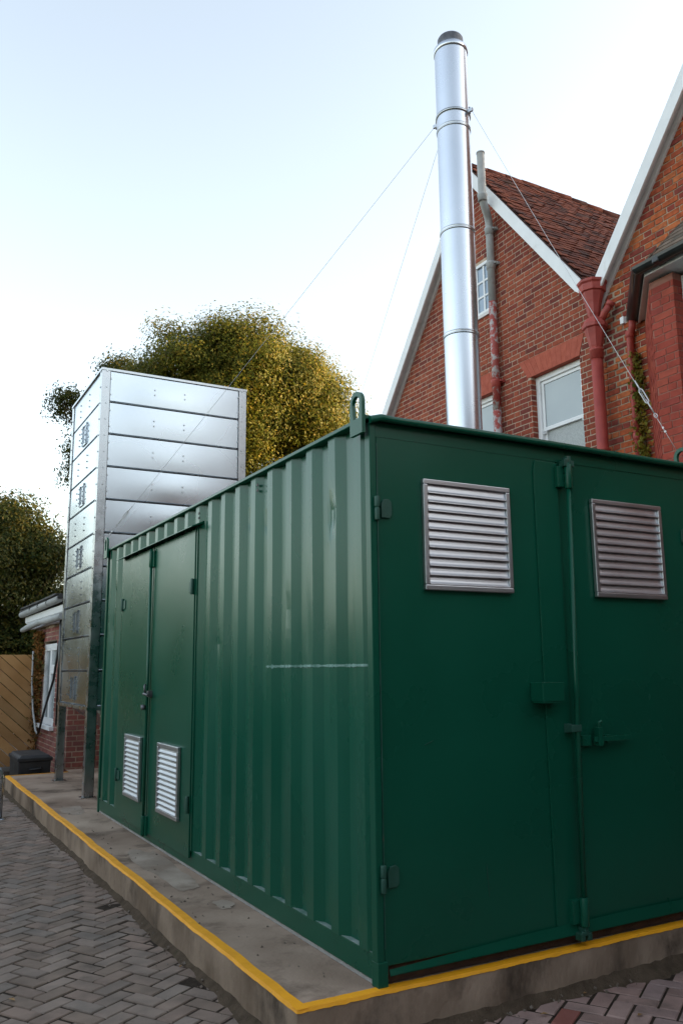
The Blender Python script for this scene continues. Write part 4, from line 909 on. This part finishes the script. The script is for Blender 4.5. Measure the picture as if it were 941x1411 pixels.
x = OX+.03; a0, a1, z0, z1 = ow['a0'], ow['a1'], ow['z0'], ow['z1']; m = MB(); f = .07
for a, b, c, d in ((a0, a0+f, z0, z1), (a1-f, a1, z0, z1), (a0+f, a1-f, z1-f, z1), (a0+f, a1-f, z0, z0+f), ((a0+a1)/2-.035, (a0+a1)/2+.035, z0+f, z1-f)): m.box((x-.02, a, c), (x+.05, b, d))
W5 = m.build('window', WHITE, ob, bevel=.004)
m = MB(); m.box((x-.012, a0+f, 1.36), (x+.045, (a0+a1)/2-.035, 1.43)); m.build('transom', WHITE, W5)
for (b0, b1, c0, c1) in ((a0+f, (a0+a1)/2-.035, z0+f, 1.36), (a0+f, (a0+a1)/2-.035, 1.43, z1-f), ((a0+a1)/2+.035, a1-f, z0+f, z1-f)):
    m = MB()
    for p, q, r_, s_ in ((b0, b0+.035, c0, c1), (b1-.035, b1, c0, c1), (b0, b1, c0, c0+.035), (b0, b1, c1-.035, c1)): m.box((x-.016-.001*(p == b0), p, r_), (x+.02, q, s_))
    m.build('casement', WHITE, W5)
    m = MB(); m.box((x+.004, b0+.035, c0+.035), (x+.008, b1-.035, c1-.035)); m.build('pane', PANE, W5)
m = MB(); m.box((OX-.07, a0-.05, z0-.06), (OX+.04, a1+.05, z0)); m.build('sill', WHITE, W5, bevel=.005)
m = MB(); m.box((OX-.06, OY0-.1, 2.10), (OX+.0, OY1+.3, 2.20)); m.box((OX-.15, OY0-.1, 2.215), (OX-.05, OY1+.35, 2.32)); m.box((OX-.14, OY0-.1, 2.20), (OX+.02, OY1+.3, 2.214)); m.build('fascia', WHITE, ob, bevel=.005)
m = MB(); m.tube([(OX-.16, OY0-.1, 2.15), (OX-.19, 10.2, 2.13), (OX-.15, 11.0, 2.16), (OX-.2, 11.8, 2.12), (OX-.17, OY1+.5, 2.10)], [.05, .055, .045, .055, .04], 10); m.build('eaves_lagging', GREYP, ob)
m = MB(); m.tube([(OX-.20, OY0-.1, 2.40), (OX-.20, OY1+.45, 2.37)], .055, 12); og = m.build('gutter', GREYP, ob)
for yy in (10.0, 10.8, 11.6): m = MB(); m.lathe(0, 0, [(.0001, 0), (.0002, 0)], 3); m = MB(); m.tube([(OX-.20, yy-.02, 2.40), (OX-.20, yy+.02, 2.40)], .062, 12); m.build('gutter_bracket', BLACKP, og)
m = MB(); m.prism([(OX-.24, OY0-.15, 2.44), (2.0, OY0-.15, 3.05), (3.9, OY0-.15, 2.44), (3.9, OY0-.15, 2.40), (OX-.24, OY0-.15, 2.40)], (0, OY1-OY0+.6, 0)); m.build('roof', mat('dark_slate', (.035,.035,.037), (.06,.06,.062), 6, .75), ob)
for i in range(11): m = MB(); m.obox((OX-.17, OY0+.02+.31*i, 2.46), ((1, 0, 0), (0, 1, 0), (0, 0, 1)), (.10, .145, .012), 0, .003); m.build('eaves_slate', mat('slate', (.04,.04,.042), (.07,.068,.066), 9, .7) if i == 0 else bpy.data.materials['slate'], ob)
m = MB(); m.tube([(OX-.10, OY0+.22, 2.35), (OX-.09, OY0+.22, .6)], .035, 10); m.build('downpipe', BLACKP, ob)
# withered creeper on the corner of the outbuilding
cr = thing('creeper', (OX-.05, 11.6, GZ), 'withered brown creeper clinging to the outbuilding corner by the fence', 'plant')
m = MB(); stm = MB(); stm.tube([(OX-.03, 11.6, GZ), (OX-.03, 11.64, .9), (OX-.02, 11.6, 1.95)], .012, 6); stm.build('stem', BARK, cr)
for i in range(1800):
    z = 2.02-abs(rng.gauss(0, .85)); 
    if z < -.1: continue
    c = np.array([OX-.02-abs(rng.gauss(0, .05)), 11.62+rng.gauss(0, .13), z]); s_ = rng.uniform(.02, .04); q = np.linalg.qr(nr.normal(size=(3, 3)))[0]; a, b = q[0]*s_, q[1]*s_*.7; m.add([c-a, c-b, c+a, c+b], [(0,1,2,3)])
m.build('leaves', leafmat('withered_leaf', [(.20,.09,.03),(.14,.08,.03),(.10,.09,.03),(.24,.12,.04)]), cr)
# loose cable slung between outbuilding and silo
m = MB(); m.tube([(OX-.14, 11.66, 1.70), (OX-.14, 11.64, 1.2), (OX-.12, 11.5, .72), (OX-.11, 11.2, .42), (OX-.10, 11.05, .38)], .016, 8); ca = m.build('cable', GREYP)
tag(ca, 'loose cable hanging in a loop against the outbuilding window wall', 'cable'); ca_b = MB(); ca_b.tube([(OX-.10, 11.05, .38), (OX-.11, 10.8, .5), (OX-.12, 10.4, .8), (OX-.10, 9.9, 1.25), (OX-.1, 9.6, 1.8)], .018, 8); ca_b.build('black_end', CABLE, ca)
# fence of diagonal boards
FYY = 11.75; fx0, fx1, fz0, fz1 = -.95, .40, GZ+.03, 1.64
fen = thing('timber_fence', ((fx0+fx1)/2, FYY, GZ), 'new softwood fence of diagonal boards beside the brick outbuilding', 'fence')
bw = .150; ang = R(-42); d = np.array([math.cos(ang), math.sin(ang)]); nn = np.array([-d[1], d[0]])
k0 = int((nn@np.array([fx0, fz0]))/bw)-30
for i in range(k0, k0+80):
    t0, t1 = i*bw+.005, (i+1)*bw-.005
    P0 = nn*t0; P1 = nn*t1; big = 9
    poly = [tuple(P0-d*big), tuple(P0+d*big), tuple(P1+d*big), tuple(P1-d*big)]
    for (a, b, c) in ((1, 0, fx1), (-1, 0, -fx0), (0, 1, fz1), (0, -1, -fz0)): poly = clip(poly, a, b, c) if len(poly) >= 3 else []
    if len(poly) < 3: continue
    ar = abs(sum(poly[j][0]*poly[(j+1) % len(poly)][1]-poly[(j+1) % len(poly)][0]*poly[j][1] for j in range(len(poly))))/2
    if ar < .004: continue
    m = MB(); m.prism([(x_, FYY+rng.gauss(0, .002), z_) for x_, z_ in poly], (0, .018, 0)); m.build('board', WOOD, fen, bevel=.003)
for xx in (fx0+.05, fx1-.06): m = MB(); m.box((xx-.045, FYY+.03, GZ), (xx+.045, FYY+.12, 1.62)); m.build('post', WOODO, fen)
for zz in (.2, 1.35): m = MB(); m.box((fx0, FYY+.0195, zz), (fx1, FYY+.029, zz+.08)); m.build('rail', WOODO, fen)
# storage chest
ch = thing('storage_chest', (-.02, 9.55, GZ), 'black plastic storage chest standing at the far end of the slab', 'chest')
m = MB(); m.prism([(-.21, 9.12, GZ+.002), (.19, 9.12, GZ+.002), (.205, 9.10, .15), (-.225, 9.10, .15)], (0, .86, 0)); m.build('body', BLACK, ch, bevel=.012)
m = MB(); m.box((-.24, 9.08, .152), (.22, 9.99, .20)); m.prism([(-.225, 9.09, .20), (.205, 9.09, .20), (.17, 9.13, .232), (-.19, 9.13, .232)], (0, .85, 0)); m.build('lid', BLACK, ch, bevel=.008)
m = MB(); m.tube([(-.08, 9.10, .06), (-.07, 9.07, .05), (.06, 9.07, .05), (.07, 9.10, .06)], .012, 8); m.build('handle', BLACK, ch)
# hoop rail at the left edge
m = MB(); hr = thing('hoop_rail', (-.75, 6.7, GZ), 'grey galvanised hoop rail standing on the paving by the kerb', 'rail')
m.tube([(-.735, 6.70, GZ-.01), (-.735, 6.70, .22), (-.745, 6.70, .29), (-.78, 6.70, .335), (-.85, 6.70, .35), (-1.55, 6.70, .35), (-1.62, 6.70, .335), (-1.66, 6.70, .29), (-1.67, 6.70, .22), (-1.67, 6.70, GZ-.01)], .026, 14); m.build('hoop', GALVD, hr)
for xx in (-.735, -1.67): m = MB(); m.lathe(xx, 6.70, [(.07, GZ+.001), (.07, GZ+.012), (.028, GZ+.016)], 14); m.build('base_flange', GALVD, hr)
tp_ = thing('timber_post', (-.60, 9.4, GZ), 'short weathered timber post left of the black storage chest', 'post')
m = MB(); m.box((-.68, 9.33, GZ), (-.53, 9.47, .36)); m.build('shaft', WOODO, tp_, bevel=.008); m = MB(); m.box((-.70, 9.31, .362), (-.51, 9.49, .40)); m.box((-.70, 9.31, .25), (-.51, 9.49, .29)); m.build('cap', DSTEEL, tp_, bevel=.006)

# ------------------------------------------------------------------ trees
def tree(name, base, H_, blobs, nclump, perclump, lsize, leafm, label, trunk_r=.22, seed=1, spread=.42, group='trees beyond the yard', cat='tree'):
    g = np.random.default_rng(seed); t = thing(name, base, label, cat, group)
    base = np.array(base, float); wood = MB(); cs = []
    wt = np.array([b[1][0]*b[1][1]*b[1][2] for b in blobs]); wt = wt/wt.sum()
    for i in range(nclump):
        c, r_ = blobs[g.choice(len(blobs), p=wt)]; v = g.normal(size=3); v /= np.linalg.norm(v); rad = g.uniform(.45, 1.0)**.5
        cs.append(np.array(c)+v*np.array(r_)*rad*(.9+.16*math.sin(v[0]*5+seed)+.1*math.sin(v[2]*7+v[1]*6)))
    cs = np.array(cs); mid = np.mean([b[0] for b in blobs], axis=0)
    fork = base+np.array([0, 0, (mid[2]-base[2])*.45])
    wood.tube([base, base+(fork-base)*.5+np.array([.08, 0, 0]), fork], [trunk_r*1.25, trunk_r, trunk_r*.85], 12); 
    tk = wood.build('trunk', BARK, t)
    limbs = MB()
    for k in range(9):
        e = cs[g.integers(len(cs))]*.75+mid*.25; md = fork*.55+e*.45+np.array([0, 0, .3])+g.normal(0, .2, 3); limbs.tube([fork, md, e], [trunk_r*.5, trunk_r*.3, trunk_r*.10], 7)
        for j in range(7):
            e2 = e+g.normal(0, 1.0, 3); near = cs[np.argmin(((cs-e2)**2).sum(1))]; limbs.tube([md*.4+e*.6, (md+e*2+near*2)/5+g.normal(0, .1, 3), near], [trunk_r*.16, trunk_r*.09, trunk_r*.03], 5)
    limbs.build('limb', BARK, t)
    n = nclump*perclump; P = np.repeat(cs, perclump, axis=0)+np.clip(g.normal(0, 1, (n, 3)), -1.7, 1.7)*np.array([spread, spread, spread*.62])
    bc = np.array([b[0] for b in blobs]); br = np.array([b[1] for b in blobs]); owner = np.argmin((((P[:, None, :]-bc)/br)**2).sum(2), 1)
    out = (P-bc[owner])/br[owner]; out /= np.linalg.norm(out, axis=1)[:, None]+1e-6; cl = P-np.repeat(cs, perclump, axis=0); cl /= np.linalg.norm(cl, axis=1)[:, None]+1e-6
    nl = out*.6+cl*1.0+g.normal(0, .5, (n, 3))+np.array([0, 0, .25]); nl /= np.linalg.norm(nl, axis=1)[:, None]
    d = g.normal(size=(n, 3)); d[:, 2] -= .5; d -= nl*(d*nl).sum(1)[:, None]; d /= np.linalg.norm(d, axis=1)[:, None]; s_ = np.cross(nl, d)
    L = lsize*g.uniform(.6, 1.3, n)[:, None]; Wd = L*.42
    V = np.stack([P-d*L*.5, P+s_*Wd*.5+d*L*.05, P+d*L*.5, P-s_*Wd*.5+d*L*.05], 1).reshape(-1, 3)-base
    me = bpy.data.meshes.new('crown'); me.vertices.add(4*n); me.vertices.foreach_set('co', V.ravel()); me.loops.add(4*n); me.loops.foreach_set('vertex_index', np.arange(4*n)); me.polygons.add(n); me.polygons.foreach_set('loop_start', np.arange(0, 4*n, 4)); me.update(calc_edges=True); me.materials.append(leafm)
    o = bpy.data.objects.new('crown', me); COL.objects.link(o); o.parent = t
    return t
tree('broadleaf_tree', (7.6, 21.0, GZ), 12, [((7.6, 21, 9.9), (2.4, 2.4, 2.7)), ((10.2, 20.7, 8.9), (1.6, 1.7, 1.5)), ((5.7, 21, 10.2), (1.5, 1.7, 1.7)), ((9.2, 20.5, 10.4), (1.6, 1.7, 1.6)), ((10.0, 20.6, 7.5), (1.2, 1.3, .7)), ((7.2, 21, 7.4), (1.7, 1.5, 1.2)), ((8.0, 21, 10.0), (3.0, 2.8, 2.4)), ((10.8, 20.8, 7.9), (.9, 1.2, .9)), ((6.5, 21, 11.6), (1.0, 1.1, .8))], 560, 620, .105, LEAF1, 'large rounded tree lit golden on its right side behind the silo', .28, 3, .40)
tree('dark_tree', (.2, 17.6, GZ), 7, [((.75, 17.5, 4.2), (.9, 1.0, 1.5)), ((-.7, 17.4, 3.6), (1.4, 1.3, 1.9)), ((1.2, 17.8, 2.6), (.8, .9, 1.5)), ((0, 17.8, 1.0), (2.2, 1.2, 1.5)), ((1.35, 17.8, 4.2), (.7, .8, .9))], 330, 430, .09, LEAF2, 'dark leafy tree above the timber fence at the left edge', .2, 5, .30)
tree('sparse_tree', (4.6, 25.0, GZ), 10, [((2.95, 25, 10.1), (.55, .6, .6)), ((3.35, 25, 8.4), (.3, .4, .9)), ((4.9, 25, 11.7), (.9, .8, .45)), ((4.4, 25, 9.6), (.9, .8, 1.2))], 110, 170, .12, LEAF2, 'slender open tree whose branches show left of the silo top', .14, 8, .30)
tree('far_tree', (-7, 24, GZ), 8, [((-6, 24, 2.6), (3, 2, 2.2)), ((-8.5, 24, 2.2), (3, 2, 2)), ((-4.0, 22.5, 2.6), (1.8, 1.5, 2.2))], 240, 90, .2, LEAF2, 'broad dark tree standing further left beyond the fence', .25, 11)
# unseen surroundings, mirrored in paint and steel, several added to block light
tree('hidden_blocker_tree', (14, 10.6, GZ), 10, [((14, 10.6, 5.6), (2.7, 2.8, 2.3)), ((13.5, 11.5, 4), (2.4, 2.4, 2.2))], 200, 70, .45, LEAF2, 'hidden bushy tree added to shade the dark tree at the left edge', .22, 41, .7, None)  # hidden behind the house, added to shade the left tree
tree('hedge_blocker', (-5.6, 2, GZ), 2.2, [((-5.4, y_, 1.05+.12*math.sin(y_*1.7)), (.75, 1.3, 1.3)) for y_ in range(-7, 31, 2)], 760, 130, .11, LEAF2, 'unseen leafy screen added to darken the left side of the container', .06, 20, .24, None, 'hedge_blocker')  # out of view, added to darken the lower container side
tree('sun_blocker_tree', (22.5, -1.6, GZ), 14, [((22.5, -1.4, 10.4), (3.2, 4.6, 4.2)), ((22, 1, 8), (3, 3, 3.4)), ((22, -5, 8), (3, 3, 3.4))], 620, 70, .5, LEAF2, 'unseen tall tree added to keep the sun off the tiled roof', .3, 31, .8, None)  # out of view, added to block the sun from the roof tiles
ds = thing('blocker_shed', (3.4, -4, GZ), 'unseen dark timber shed added to keep light off the container doors', 'shed')  # out of view, added as an occluder to darken the front doors
m = MB(); m.box((2.3, -6.6, GZ), (5.0, -2.3, 2.5)); m.build('wall', DSHED, ds); m = MB(); m.prism([(2.1, -6.8, 2.5), (3.65, -6.8, 3.3), (5.2, -6.8, 2.5)], (0, 4.7, 0)); m.build('roof', BLACKF, ds)
for i in range(17): m = MB(); m.box((2.276, -6.55, GZ+.05+i*.155), (2.299, -2.32, GZ+.197+i*.155)); m.build('board', DSHED, ds)
for i in range(17): m = MB(); m.box((2.32, -2.299, GZ+.05+i*.155), (4.98, -2.276, GZ+.197+i*.155)); m.build('board', DSHED, ds)
nb = thing('neighbour_building', (1, -12, GZ), 'plain brick building closing the yard behind the camera', 'building')
m = MB(); m.box((-9, -18, GZ), (12, -11, 5.2)); m.build('wall', RENDER, nb); m = MB(); m.prism([(-9.4, -10.6, 5.2), (-9.4, -14.5, 8.2), (-9.4, -18.4, 5.2)], (21.8, 0, 0)); m.build('roof', TILEG, nb)
for i in range(5):
    m = MB(); xx = -7+i*4; m.box((xx-.5, -11.0, 2.4), (xx+.5, -10.93, 3.9)); wf = m.build('window', WHITE, nb); m = MB(); m.box((xx-.42, -10.929, 2.48), (xx+.42, -10.925, 3.82)); m.build('pane', PANE, wf)
